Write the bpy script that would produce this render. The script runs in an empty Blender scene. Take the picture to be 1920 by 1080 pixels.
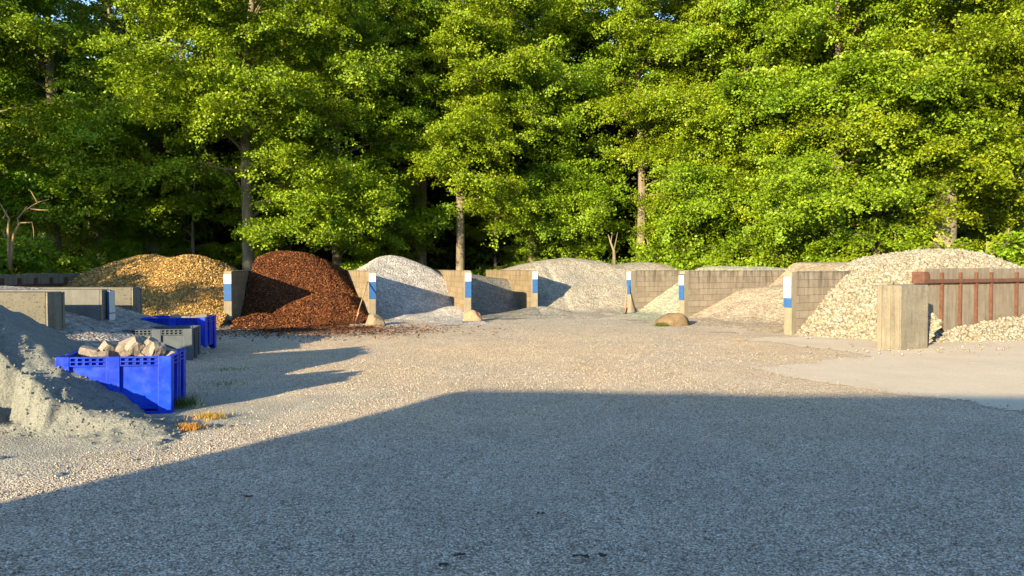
import bpy, bmesh, math, random
import numpy as np
from mathutils import Vector, Matrix, noise as mnoise
random.seed(7)
RNG = np.random.default_rng(11)
scene = bpy.context.scene
C = scene.collection

# ------------------------------------------------------------------ camera
F = 1387.0; HOR = 503.0; EYE = 1.70
PITCH = math.atan((540-HOR)/F)
cam_d = bpy.data.cameras.new('camera'); cam = bpy.data.objects.new('camera', cam_d); C.objects.link(cam)
cam_d.sensor_width = 36; cam_d.lens = 36*F/1920; cam_d.clip_end = 900; cam_d.clip_start = 0.05
cam.location = (0, 0, EYE); cam.rotation_euler = (math.radians(90)-PITCH, 0, 0)
scene.camera = cam
scene.render.resolution_x = 1024; scene.render.resolution_y = 576

# ------------------------------------------------------------------ world, sun, exposure
SUN_AZ = math.radians(32)      # the light travels towards +x,+y at this angle from +y
SUN_EL = math.radians(13)
w = bpy.data.worlds.new('World'); scene.world = w; w.use_nodes = True
wn = w.node_tree; wn.nodes.clear()
sky = wn.nodes.new('ShaderNodeTexSky'); sky.sky_type = 'NISHITA'; sky.sun_disc = False
sky.sun_elevation = SUN_EL; sky.sun_rotation = SUN_AZ + math.pi
sky.air_density = 1.0; sky.dust_density = 0.3; sky.ozone_density = 2.8
bg = wn.nodes.new('ShaderNodeBackground'); bg.inputs[1].default_value = 0.13
wo = wn.nodes.new('ShaderNodeOutputWorld')
wn.links.new(sky.outputs[0], bg.inputs[0]); wn.links.new(bg.outputs[0], wo.inputs[0])
sd = bpy.data.lights.new('sun', 'SUN'); sd.energy = 5.0; sd.angle = math.radians(0.5); sd.color = (1.0, 0.80, 0.48)
sun = bpy.data.objects.new('sun', sd); C.objects.link(sun)
sdir = Vector((math.sin(SUN_AZ)*math.cos(SUN_EL), math.cos(SUN_AZ)*math.cos(SUN_EL), -math.sin(SUN_EL)))
sun.rotation_euler = sdir.to_track_quat('-Z', 'Y').to_euler()
scene.view_settings.view_transform = 'Standard'; scene.view_settings.look = 'None'
scene.view_settings.exposure = 2.0; scene.view_settings.gamma = 1.0

# ------------------------------------------------------------------ helpers
def gx(px, d): return (px-960.0)/F*d
def gpt(px, py, z=0.0):
    """point of the horizontal plane z seen at a pixel of the photograph"""
    d = F*(EYE-z)/(py-HOR); return ((px-960.0)/F*d, d)

def tag(o, label=None, cat=None, group=None, kind=None):
    if label: o['label'] = label
    if cat: o['category'] = cat
    if group: o['group'] = group
    if kind: o['kind'] = kind
    return o
def empty(name, loc, rz=0.0):
    o = bpy.data.objects.new(name, None); C.objects.link(o); o.empty_display_size = 0.2
    o.location = loc; o.rotation_euler = (0, 0, rz); return o
def meshobj(name, V, Fc, mat, parent=None, smooth=False):
    me = bpy.data.meshes.new(name)
    V = np.asarray(V, dtype=np.float32)
    if isinstance(Fc, np.ndarray):
        n, k = Fc.shape
        me.vertices.add(len(V)); me.vertices.foreach_set('co', V.ravel())
        me.loops.add(n*k); me.loops.foreach_set('vertex_index', Fc.astype(np.int32).ravel())
        me.polygons.add(n); me.polygons.foreach_set('loop_start', np.arange(0, n*k, k, dtype=np.int32))
        me.polygons.foreach_set('loop_total', np.full(n, k, dtype=np.int32))
        me.update(calc_edges=True)
    else:
        me.from_pydata([tuple(v) for v in V], [], Fc); me.update()
    if smooth: me.polygons.foreach_set('use_smooth', np.ones(len(me.polygons), dtype=bool))
    me.materials.append(mat)
    o = bpy.data.objects.new(name, me); C.objects.link(o)
    if parent: o.parent = parent
    return o
class MB:
    """collects boxes and bars into one mesh"""
    def __init__(s): s.v = []; s.f = []
    def box(s, x0, x1, y0, y1, z0, z1):
        b = len(s.v)
        s.v += [(x0,y0,z0),(x1,y0,z0),(x1,y1,z0),(x0,y1,z0),(x0,y0,z1),(x1,y0,z1),(x1,y1,z1),(x0,y1,z1)]
        s.f += [tuple(b+i for i in q) for q in ((0,3,2,1),(4,5,6,7),(0,1,5,4),(1,2,6,5),(2,3,7,6),(3,0,4,7))]
        return s
    def tube(s, pts, rad, n=8, cap=True):
        pts = [Vector(p) for p in pts]; b = len(s.v)
        if not hasattr(rad, '__len__'): rad = [rad]*len(pts)
        ref = Vector((0.31, 0.83, 0.46)).normalized()
        for i, p in enumerate(pts):
            t = (pts[min(i+1, len(pts)-1)]-pts[max(i-1, 0)]).normalized()
            u = t.cross(ref).normalized(); v = t.cross(u)
            for k in range(n):
                a = 2*math.pi*k/n; s.v.append(tuple(p+(u*math.cos(a)+v*math.sin(a))*rad[i]))
        for i in range(len(pts)-1):
            for k in range(n):
                s.f.append((b+i*n+k, b+i*n+(k+1) % n, b+(i+1)*n+(k+1) % n, b+(i+1)*n+k))
        if cap:
            s.f.append(tuple(b+k for k in range(n))[::-1]); s.f.append(tuple(b+(len(pts)-1)*n+k for k in range(n)))
        return s
    def build(s, name, mat, parent=None, bevel=0.0, smooth=False):
        o = meshobj(name, s.v, s.f, mat, parent, smooth)
        if bevel:
            m = o.modifiers.new('bevel', 'BEVEL'); m.width = bevel; m.segments = 2; m.limit_method = 'ANGLE'
        return o
# value noise, vectorised
_G = RNG.random((256, 256)).astype(np.float64)
def vnoise(x, y):
    xi = np.floor(x).astype(int); yi = np.floor(y).astype(int); fx = x-xi; fy = y-yi
    fx = fx*fx*(3-2*fx); fy = fy*fy*(3-2*fy)
    a = _G[xi & 255, yi & 255]; b = _G[(xi+1) & 255, yi & 255]; c = _G[xi & 255, (yi+1) & 255]; d = _G[(xi+1) & 255, (yi+1) & 255]
    return (a*(1-fx)+b*fx)*(1-fy)+(c*(1-fx)+d*fx)*fy - 0.5
def fbm(x, y, f=1.0, oct=4):
    s = 0; a = 1.0
    for k in range(oct): s = s+a*vnoise(x*f+17.3*k, y*f-9.1*k); a *= 0.5; f *= 2.03
    return s
def inpoly(x, y, poly):
    r = np.zeros(np.shape(x), dtype=bool); n = len(poly)
    for i in range(n):
        x0, y0 = poly[i]; x1, y1 = poly[(i+1) % n]
        if y0 == y1: continue
        c = ((y0 > y) != (y1 > y)) & (x < (x1-x0)*(y-y0)/(y1-y0)+x0)
        r ^= c
    return r
def smin(a, b, k=0.3):
    h = np.clip(0.5+0.5*(b-a)/k, 0, 1); return b*(1-h)+a*h-k*h*(1-h)
def smax(a, b, k=0.3): return -smin(-a, -b, k)

# ------------------------------------------------------------------ materials
class NT:
    def __init__(s, name):
        s.m = bpy.data.materials.new(name); s.m.use_nodes = True; s.t = s.m.node_tree; s.t.nodes.clear()
        s.out = s.n('ShaderNodeOutputMaterial'); s.tc = s.n('ShaderNodeTexCoord')
    def n(s, typ, **kw):
        nd = s.t.nodes.new(typ)
        for k, v in kw.items(): setattr(nd, k, v)
        return nd
    def l(s, a, b): s.t.links.new(a, b)
    def map(s, scale=(1,1,1), src=None):
        m = s.n('ShaderNodeMapping'); m.inputs['Scale'].default_value = scale
        s.l(src or s.tc.outputs['Object'], m.inputs[0]); return m.outputs[0]
    def noise(s, scale, detail=4, rough=0.6, vec=None):
        a = s.n('ShaderNodeTexNoise'); a.inputs['Scale'].default_value = scale; a.inputs['Detail'].default_value = detail
        a.inputs['Roughness'].default_value = rough; s.l(vec or s.tc.outputs['Object'], a.inputs['Vector']); return a.outputs['Fac']
    def voro(s, scale, vec=None, feature='F1', out='Color'):
        a = s.n('ShaderNodeTexVoronoi'); a.feature = feature; a.inputs['Scale'].default_value = scale
        s.l(vec or s.tc.outputs['Object'], a.inputs['Vector']); return a.outputs[out]
    def ramp(s, fac, stops, interp='LINEAR'):
        r = s.n('ShaderNodeValToRGB'); e = r.color_ramp.elements; r.color_ramp.interpolation = interp
        e[0].position, e[0].color = stops[0][0], (*stops[0][1], 1); e[1].position, e[1].color = stops[-1][0], (*stops[-1][1], 1)
        for p, c in stops[1:-1]: x = e.new(p); x.color = (*c, 1)
        s.l(fac, r.inputs[0]); return r.outputs[0]
    def mix(s, fac, a, b, mode='MIX'):
        m = s.n('ShaderNodeMix'); m.data_type = 'RGBA'; m.blend_type = mode
        for sock, v in ((m.inputs[0], fac), (m.inputs[6], a), (m.inputs[7], b)):
            if hasattr(v, 'is_output'): s.l(v, sock)
            elif isinstance(v, tuple): sock.default_value = (*v, 1)
            else: sock.default_value = v
        return m.outputs[2]
    def math(s, op, a, b=0.0, clamp=False):
        m = s.n('ShaderNodeMath'); m.operation = op; m.use_clamp = clamp
        for i, v in enumerate((a, b)):
            if hasattr(v, 'is_output'): s.l(v, m.inputs[i])
            else: m.inputs[i].default_value = v
        return m.outputs[0]
    def bump(s, h, dist, strength=1.0, prev=None):
        b = s.n('ShaderNodeBump'); b.inputs['Distance'].default_value = dist; b.inputs['Strength'].default_value = strength
        s.l(h, b.inputs['Height'])
        if prev: s.l(prev, b.inputs['Normal'])
        return b.outputs[0]
    def fin(s, col, rough=0.9, normal=None, spec=0.2, metal=0.0):
        p = s.n('ShaderNodeBsdfPrincipled')
        for nm, v in (('Base Color', col), ('Roughness', rough), ('Specular IOR Level', spec), ('Metallic', metal)):
            if hasattr(v, 'is_output'): s.l(v, p.inputs[nm])
            else: p.inputs[nm].default_value = (*v, 1) if isinstance(v, tuple) else v
        if normal: s.l(normal, p.inputs['Normal'])
        s.l(p.outputs[0], s.out.inputs[0]); return s.m
def sep(t, col, ch='Red'):
    a = t.n('ShaderNodeSeparateColor'); t.l(col, a.inputs[0]); return a.outputs[ch]

def gravel_mat(name, dark, mid, light, scale=55, bump=0.012, patch=None, big=1.3, patch_scale=0.35, contrast=0.35):
    t = NT(name)
    v = t.voro(scale); r = sep(t, v)
    base = t.ramp(r, [(0.0, dark), (0.45, mid), (0.8, light), (1.0, tuple(min(0.9, c*1.25) for c in light))])
    v2 = sep(t, t.voro(scale*0.42), 'Green')
    base = t.mix(contrast, base, t.ramp(v2, [(0, dark), (1, light)]))
    nz = t.noise(big, 5, 0.62)
    base = t.mix(1.0, base, t.ramp(nz, [(0.25, (0.80,)*3), (0.75, (1.17,)*3)]), 'MULTIPLY')
    if patch:
        m = t.ramp(t.noise(patch_scale, 4, 0.6), [(0.42, (0,)*3), (0.62, (1,)*3)])
        base = t.mix(t.math('MULTIPLY', m, 0.7), base, t.mix(0.6, base, patch))
    d = t.voro(scale, out='Distance')
    h = t.math('SUBTRACT', 1.0, d)
    n1 = t.bump(h, bump, 0.9)
    n2 = t.bump(t.noise(9, 4, 0.7), 0.05, 0.5, n1)
    return t.fin(base, 0.92, n2, 0.15)

M = {}
def yard_mat():
    t = NT('yard_gravel'); sx = t.n('ShaderNodeSeparateXYZ'); t.l(t.tc.outputs['Object'], sx.inputs[0]); X, Y = sx.outputs[0], sx.outputs[1]
    v = sep(t, t.voro(62)); v2 = sep(t, t.voro(27), 'Green')
    grey = t.ramp(v, [(0, (0.24,0.21,0.18)), (0.35, (0.45,0.395,0.33)), (0.8, (0.58,0.525,0.45)), (1, (0.76,0.71,0.64))])
    tan = t.ramp(v, [(0, (0.30,0.21,0.14)), (0.35, (0.60,0.455,0.285)), (0.8, (0.74,0.59,0.40)), (1, (0.82,0.70,0.55))])
    tm = t.math('MULTIPLY', t.ramp(t.math('MULTIPLY', Y, 1/40.0), [(0.15, (0.25,)*3), (0.25, (0.8,)*3), (0.40, (1,)*3), (0.60, (0.0,)*3)]), t.ramp(t.noise(0.45, 5, 0.65), [(0.30, (0.35,)*3), (0.55, (1,)*3)]), True)
    c = t.mix(tm, grey, tan)
    c = t.mix(0.18, c, t.mix(v2, (0.30,0.26,0.21), (0.72,0.64,0.54)))
    # grey sand trodden over the gravel beside the sand heap
    u = t.math('SUBTRACT', t.math('ADD', X, 3.05), t.math('MULTIPLY', t.math('SUBTRACT', Y, 7.2), 0.62))
    u = t.math('ADD', u, t.math('MULTIPLY', t.math('SUBTRACT', t.noise(2.2, 6, 0.7), 0.5), 2.4))
    u = t.math('ADD', u, t.math('MULTIPLY', t.math('SUBTRACT', v, 0.5), 0.5))
    sm = t.n('ShaderNodeMapRange'); sm.inputs[1].default_value = 0.15; sm.inputs[2].default_value = -0.75; t.l(u, sm.inputs[0])
    far = t.n('ShaderNodeMapRange'); far.inputs[1].default_value = 11.0; far.inputs[2].default_value = 9.0; t.l(Y, far.inputs[0])
    sf = t.math('MULTIPLY', sm.outputs[0], far.outputs[0], True)
    sand = t.ramp(t.noise(3, 6, 0.65), [(0.3, (0.24,0.24,0.20)), (0.7, (0.40,0.385,0.31))])
    c = t.mix(sf, c, t.mix(0.25, sand, grey))
    c = t.mix(1.0, c, t.ramp(t.noise(1.1, 6, 0.65), [(0.25, (0.84,)*3), (0.75, (1.12,)*3)]), 'MULTIPLY')
    gp = t.ramp(t.voro(62, out='Distance'), [(0.34, (1.30,1.28,1.25)), (0.70, (0.46,0.45,0.44))])
    c = t.mix(t.math('SUBTRACT', 0.85, sf), c, t.mix(1.0, c, gp, 'MULTIPLY'))
    h = t.math('SUBTRACT', 1.0, t.voro(62, out='Distance'))
    n1 = t.bump(h, 0.03, 1.0); n2 = t.bump(t.noise(7, 6, 0.7), 0.06, 0.6, n1)
    return t.fin(c, 0.92, n2, 0.15)
M['yard'] = yard_mat()
M['tan'] = gravel_mat('tan_gravel', (0.149,0.116,0.082), (0.279,0.223,0.165), (0.409,0.349,0.268), 22, 0.03, None)
M['white'] = gravel_mat('pale_gravel', (0.159,0.150,0.142), (0.301,0.283,0.264), (0.442,0.419,0.391), 22, 0.03)
M['grey'] = gravel_mat('grey_gravel', (0.129,0.121,0.106), (0.248,0.228,0.192), (0.368,0.335,0.283), 22, 0.03, (0.147,0.158,0.163))
M['green'] = gravel_mat('green_grey_gravel', (0.12,0.13,0.10), (0.25,0.26,0.20), (0.38,0.38,0.29), 22, 0.03)
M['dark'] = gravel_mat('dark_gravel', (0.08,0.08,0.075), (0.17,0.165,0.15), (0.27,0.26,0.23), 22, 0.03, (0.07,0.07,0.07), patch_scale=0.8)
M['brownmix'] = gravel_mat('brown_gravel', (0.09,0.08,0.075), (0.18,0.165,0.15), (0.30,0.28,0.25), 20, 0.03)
def m_sand():
    t = NT('sand')
    c = t.ramp(t.noise(2.2, 6, 0.65), [(0.3, (0.130,0.140,0.132)), (0.7, (0.205,0.215,0.198))])
    c = t.mix(0.35, c, t.ramp(sep(t, t.voro(95)), [(0, (0.12,0.125,0.115)), (1, (0.36,0.36,0.32))]))
    n = t.bump(t.noise(30, 6, 0.7), 0.02, 0.8)
    n = t.bump(t.noise(6, 8, 0.72), 0.12, 0.9, n)
    return t.fin(c, 0.95, n, 0.1)
M['sand'] = m_sand()
def m_chips(name, cols):
    t = NT(name); g = t.n('ShaderNodeNewGeometry')
    c = t.ramp(g.outputs['Random Per Island'], cols)
    c = t.mix(1.0, c, t.ramp(t.noise(1.4, 4), [(0.3, (0.75,)*3), (0.7, (1.2,)*3)]), 'MULTIPLY')
    return t.fin(c, 0.85, None, 0.2)
M['bark_chip'] = m_chips('bark_chips', [(0, (0.016,0.005,0.003)), (0.4, (0.066,0.020,0.007)), (0.8, (0.143,0.048,0.014)), (1.0, (0.234,0.100,0.035))])
M['yellow_chip'] = m_chips('wood_chips', [(0, (0.080,0.048,0.016)), (0.35, (0.240,0.141,0.043)), (0.8, (0.400,0.252,0.078)), (1.0, (0.544,0.370,0.156))])
M['bark_core'] = gravel_mat('bark_core', (0.010,0.003,0.002), (0.043,0.014,0.005), (0.102,0.036,0.011), 14, 0.04)
M['yellow_core'] = gravel_mat('wood_core', (0.072,0.045,0.016), (0.208,0.128,0.048), (0.352,0.232,0.080), 16, 0.04)
def m_stone(name, cols, sc=9):
    t = NT(name); g = t.n('ShaderNodeNewGeometry')
    c = t.ramp(g.outputs['Random Per Island'], cols)
    c = t.mix(1.0, c, t.ramp(t.noise(sc, 5, 0.7), [(0.3, (0.78,)*3), (0.72, (1.12,)*3)]), 'MULTIPLY')
    n = t.bump(t.noise(sc*3, 6, 0.7), 0.02, 0.6)
    return t.fin(c, 0.9, n, 0.15)
M['lime'] = m_stone('limestone', [(0, (0.152,0.132,0.098)), (0.5, (0.213,0.194,0.153)), (0.9, (0.274,0.253,0.214)), (1, (0.253,0.200,0.171))])
M['lime_core'] = gravel_mat('limestone_core', (0.10,0.085,0.055), (0.20,0.17,0.11), (0.34,0.29,0.19), 9, 0.05)
M['pebble'] = m_stone('pebbles', [(0, (0.17,0.14,0.11)), (0.35, (0.34,0.28,0.215)), (0.8, (0.46,0.39,0.31)), (1, (0.62,0.56,0.48))], 40)
M['granite'] = m_stone('granite_setts', [(0, (0.151,0.127,0.098)), (0.5, (0.186,0.182,0.157)), (1, (0.213,0.167,0.140))], 12)
def m_boulder(name, a, b):
    t = NT(name)
    c = t.ramp(t.noise(6, 8, 0.7), [(0.3, a), (0.7, b)])
    c = t.mix(0.3, c, t.ramp(sep(t, t.voro(45)), [(0, tuple(k*0.4 for k in a)), (1, b)]))
    n = t.bump(t.noise(7, 8, 0.7), 0.06, 0.9)
    return t.fin(c, 0.9, n, 0.15)
M['boulder_tan'] = m_boulder('tan_boulder', (0.13,0.10,0.065), (0.26,0.21,0.145))
M['boulder_pink'] = m_boulder('pink_boulder', (0.233,0.134,0.086), (0.318,0.208,0.134))
M['boulder_brown'] = m_boulder('brown_boulder', (0.080,0.055,0.031), (0.184,0.134,0.080))
def m_block(name, c1, c2, mortar, stain=0.5, big=False):
    t = NT(name)
    sx = t.n('ShaderNodeSeparateXYZ'); t.l(t.tc.outputs['Object'], sx.inputs[0])
    cm = t.n('ShaderNodeCombineXYZ'); t.l(t.math('ADD', sx.outputs[0], t.math('MULTIPLY', sx.outputs[1], 1.0)), cm.inputs[0]); t.l(sx.outputs[2], cm.inputs[1])
    b = t.n('ShaderNodeTexBrick'); b.offset = 0.5; b.inputs['Scale'].default_value = 1.0
    b.inputs['Mortar Size'].default_value = 0.007; b.inputs['Mortar Smooth'].default_value = 0.4; b.inputs['Bias'].default_value = 0.0
    b.inputs['Brick Width'].default_value = 0.40; b.inputs['Row Height'].default_value = 0.20
    for i, c in enumerate((c1, c2, mortar)): b.inputs[1+i].default_value = (*c, 1)
    t.l(cm.outputs[0], b.inputs[0])
    col = b.outputs[0]
    streak = t.noise(1.0, 5, 0.65, t.map((7, 7, 1.1)))
    hz = t.n('ShaderNodeMapRange'); hz.inputs[1].default_value = 0.55; hz.inputs[2].default_value = 1.6
    t.l(sx.outputs[2], hz.inputs[0])
    sf = t.math('MULTIPLY', t.ramp(streak, [(0.42, (0,)*3), (0.66, (1,)*3)]), t.math('MULTIPLY', hz.outputs[0], stain), True)
    col = t.mix(sf, col, (0.055,0.048,0.038))
    col = t.mix(1.0, col, t.ramp(t.noise(3.5, 6, 0.7), [(0.25, (0.78,)*3), (0.75, (1.15,)*3)]), 'MULTIPLY')
    n = t.bump(b.outputs['Fac'], 0.012, -0.8)
    n = t.bump(t.noise(60, 5, 0.7), 0.006, 0.7, n)
    return t.fin(col, 0.92, n, 0.12)
M['block_right'] = m_block('weathered_blockwork', (0.180,0.152,0.120), (0.228,0.196,0.156), (0.076,0.064,0.052), 1.0)
M['block_left'] = m_block('pale_blockwork', (0.155,0.122,0.080), (0.215,0.17,0.115), (0.095,0.072,0.048), 0.6)
def m_conc(name, a, b, pit=0.0, stain=0.5, flute=0):
    t = NT(name)
    c = t.ramp(t.noise(3, 7, 0.7), [(0.28, a), (0.72, b)])
    st = t.ramp(t.noise(1.0, 6, 0.7, t.map((9, 9, 0.9))), [(0.40, (0,)*3), (0.7, (1,)*3)])
    c = t.mix(t.math('MULTIPLY', st, stain), c, tuple(k*0.35 for k in a))
    if pit:
        pv = t.ramp(t.noise(26, 3, 0.6), [(0.33, (1,)*3), (0.43, (0,)*3)])
        c = t.mix(t.math('MULTIPLY', pv, pit), c, tuple(k*0.3 for k in a))
    n = t.bump(t.noise(40, 6, 0.75), 0.01, 0.8)
    return t.fin(c, 0.93, n, 0.12)
M['conc'] = m_conc('weathered_concrete', (0.12,0.11,0.088), (0.215,0.195,0.155), 0.6, 0.45)
M['conc_warm'] = m_conc('pillar_concrete', (0.158,0.134,0.098), (0.221,0.196,0.145), 0.2, 0.25)  # warmer concrete for the wall ends
M['conc_rib'] = m_conc('rib_concrete', (0.139,0.120,0.088), (0.202,0.178,0.135), 0.3, 0.3)
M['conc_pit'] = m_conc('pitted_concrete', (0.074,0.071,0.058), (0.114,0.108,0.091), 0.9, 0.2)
M['conc_shade_grey'] = m_conc('shade_grey_concrete', (0.084,0.084,0.080), (0.126,0.126,0.118), 0.2, 0.3)  # grey concrete, darkened in the colour for shade lying on this wall
M['conc_panel'] = m_conc('panel_concrete', (0.136,0.115,0.091), (0.204,0.178,0.144), 0.1, 0.6)
def m_slab():
    t = NT('slab_concrete')
    c = t.ramp(t.noise(0.8, 8, 0.62), [(0.3, (0.42,0.345,0.245)), (0.7, (0.52,0.435,0.32))])
    c = t.mix(0.25, c, t.ramp(sep(t, t.voro(60)), [(0, (0.25,0.2,0.16)), (1, (0.6,0.52,0.42))]))
    st = t.ramp(t.noise(2.2, 6, 0.7, t.map((0.35, 2.2, 1))), [(0.60, (0,)*3), (0.72, (1,)*3)])
    c = t.mix(t.math('MULTIPLY', st, 0.35), c, (0.27,0.21,0.15))
    g = t.ramp(t.noise(1.3, 7, 0.75), [(0.55, (0,)*3), (0.68, (1,)*3)])
    gv = t.ramp(sep(t, t.voro(62)), [(0, (0.26,0.19,0.13)), (0.5, (0.5,0.38,0.26)), (1, (0.75,0.64,0.48))])
    c = t.mix(t.math('MULTIPLY', g, 0.55), c, gv)
    n = t.bump(t.noise(25, 6, 0.7), 0.006, 0.7)
    return t.fin(c, 0.9, n, 0.15)
M['slab'] = m_slab()
def m_soil():
    t = NT('forest_soil'); c = t.ramp(t.noise(1.2, 8, 0.7), [(0.3, (0.018,0.014,0.008)), (0.7, (0.05,0.042,0.02))])
    return t.fin(c, 1.0, t.bump(t.noise(8, 6), 0.1), 0.05)
M['soil'] = m_soil()
def m_bark(name, a, b):
    t = NT(name); c = t.ramp(t.noise(1.0, 7, 0.7, t.map((5, 5, 1.2))), [(0.3, a), (0.7, b)])
    return t.fin(c, 0.95, t.bump(t.noise(1.0, 8, 0.75, t.map((14, 14, 5))), 0.03, 0.8), 0.1)
M['trunk'] = m_bark('beech_bark', (0.075,0.062,0.042), (0.19,0.165,0.12))
M['twig'] = m_bark('branch_bark', (0.08,0.06,0.04), (0.17,0.135,0.09))
M['deadwood'] = m_bark('dead_wood', (0.16,0.10,0.05), (0.30,0.20,0.11))
def m_leaf(name, stops, trans=0.4):
    t = NT(name); g = t.n('ShaderNodeNewGeometry')
    c = t.ramp(g.outputs['Random Per Island'], stops)
    oi = t.n('ShaderNodeObjectInfo')
    c = t.mix(1.0, c, t.ramp(oi.outputs['Random'], [(0, (0.86,0.95,0.9)), (0.5, (1.0,1.0,1.0)), (1, (1.14,1.0,0.85))]), 'MULTIPLY')
    c = t.mix(1.0, c, t.ramp(t.noise(0.35, 3), [(0.3, (0.82,0.9,0.9)), (0.7, (1.15,1.08,1.0))]), 'MULTIPLY')
    p = t.n('ShaderNodeBsdfPrincipled'); t.l(c, p.inputs['Base Color']); p.inputs['Roughness'].default_value = 0.5; p.inputs['Specular IOR Level'].default_value = 0.25
    tr = t.n('ShaderNodeBsdfTranslucent'); t.l(t.mix(1.0, c, (1.3,1.3,0.5), 'MULTIPLY'), tr.inputs[0])
    mx = t.n('ShaderNodeMixShader'); mx.inputs[0].default_value = trans
    t.l(p.outputs[0], mx.inputs[1]); t.l(tr.outputs[0], mx.inputs[2]); t.l(mx.outputs[0], t.out.inputs[0]); return t.m
M['leaf'] = m_leaf('beech_leaves', [(0, (0.092,0.155,0.007)), (0.5, (0.142,0.222,0.009)), (0.9, (0.185,0.275,0.011)), (1, (0.25,0.33,0.02))], 0.30)
M['leaf_dark'] = m_leaf('shade_dark_leaves', [(0, (0.013,0.027,0.003)), (0.5, (0.026,0.046,0.005)), (1, (0.041,0.071,0.007))], 0.3)  # leaf colour darkened to stand in for the shade inside the wood
M['grass'] = m_leaf('grass_blades', [(0, (0.05,0.08,0.015)), (0.6, (0.10,0.14,0.03)), (1, (0.25,0.24,0.08))], 0.3)
M['dry_grass'] = m_leaf('dry_plant', [(0, (0.30,0.14,0.03)), (0.6, (0.45,0.27,0.07)), (1, (0.5,0.42,0.16))], 0.3)
def m_plastic(name, a, b, scuff):
    t = NT(name)
    c = t.mix(t.ramp(t.noise(2.5, 4), [(0.35, (0,)*3), (0.7, (1,)*3)]), a, b)
    s = t.ramp(t.noise(1.0, 8, 0.8, t.map((6, 6, 30))), [(0.62, (0,)*3), (0.78, (1,)*3)])
    c = t.mix(t.math('MULTIPLY', s, 0.45), c, scuff)
    d = t.ramp(t.noise(5, 6, 0.7), [(0.5, (0,)*3), (0.8, (1,)*3)])
    c = t.mix(t.math('MULTIPLY', d, 0.25), c, (0.12,0.12,0.13))
    return t.fin(c, t.ramp(t.noise(12, 4), [(0.3, (0.32,)*3), (0.7, (0.55,)*3)]), t.bump(t.noise(3, 3), 0.01, 0.3), 0.22)
M['blue'] = m_plastic('blue_plastic', (0.001,0.018,0.33), (0.001,0.045,0.52), (0.05,0.13,0.55))
M['greyplastic'] = m_plastic('grey_plastic', (0.053,0.066,0.083), (0.071,0.085,0.104), (0.114,0.131,0.157))
def m_simple(name, col, rough=0.6, spec=0.3, var=0.15, sc=6):
    t = NT(name); c = t.mix(1.0, col, t.ramp(t.noise(sc, 6, 0.7), [(0.3, (1-var,)*3), (0.7, (1+var,)*3)]), 'MULTIPLY')
    return t.fin(c, rough, t.bump(t.noise(50, 4), 0.002, 0.5), spec)
M['sign_white'] = m_simple('sign_white_plate', (0.442,0.442,0.425), 0.5, 0.3, 0.04)
M['sign_blue'] = m_simple('sign_blue_plate', (0.019,0.071,0.205), 0.5, 0.3, 0.12)
M['ink'] = m_simple('sign_print', (0.10,0.11,0.13), 0.7, 0.2, 0.05)
M['rust'] = m_simple('rusty_steel', (0.085,0.041,0.028), 0.85, 0.2, 0.35, 9)
M['handle'] = m_simple('shovel_handle_wood', (0.26,0.17,0.095), 0.7, 0.2, 0.2, 20)
M['blade'] = m_simple('rusty_shovel_blade', (0.26,0.12,0.065), 0.8, 0.25, 0.3, 15)
M['wallpaint'] = m_simple('shed_cladding', (0.28,0.26,0.23), 0.8, 0.2, 0.08, 1.5)
M['roof'] = m_simple('shed_roof', (0.10,0.09,0.085), 0.8, 0.2, 0.1, 2)
M['debris'] = m_simple('dead_leaf', (0.05,0.035,0.03), 0.9, 0.1, 0.3, 20)

# ------------------------------------------------------------------ ground, yard, slab
def sheet(name, poly, z, mat):
    bm = bmesh.new(); vs = [bm.verts.new((x, y, z)) for x, y in poly]; f = bm.faces.new(vs)
    if f.normal.z < 0: f.normal_flip()
    bmesh.ops.triangulate(bm, faces=bm.faces[:])
    me = bpy.data.meshes.new(name); bm.to_mesh(me); bm.free(); me.materials.append(mat)
    o = bpy.data.objects.new(name, me); C.objects.link(o); o['kind'] = 'structure'; return o
sheet('ground', [(-500,-300),(500,-300),(500,700),(-500,700)], -0.02, M['soil'])
def jag(pts, amp=0.05, step=0.25):
    r = []
    for i in range(len(pts)):
        a = Vector(pts[i]); b = Vector(pts[(i+1) % len(pts)]); L = (b-a).length; n = max(1, int(L/step)) if L < 14 else 1
        nn = Vector((-(b-a).y, (b-a).x)).normalized()
        for k in range(n):
            p = a.lerp(b, k/n)
            if n > 1 and k: p = p+nn*(random.uniform(-1, 1)*amp)
            r.append((p.x, p.y))
    return r
slab_poly = [gpt(1395,637), gpt(1510,650), gpt(1638,667), gpt(1560,676), gpt(1470,686), gpt(1400,692), gpt(1440,702), gpt(1530,716), gpt(1630,731),
             gpt(1740,747), gpt(1830,757), gpt(1925,777), (13.5, 8.0), (22.0, 9.0), (22.0, 24.0), (12.5, 21.0), (7.6, 18.9)]
random.seed(3)
SLAB = jag(slab_poly, 0.0, 100)
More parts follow.
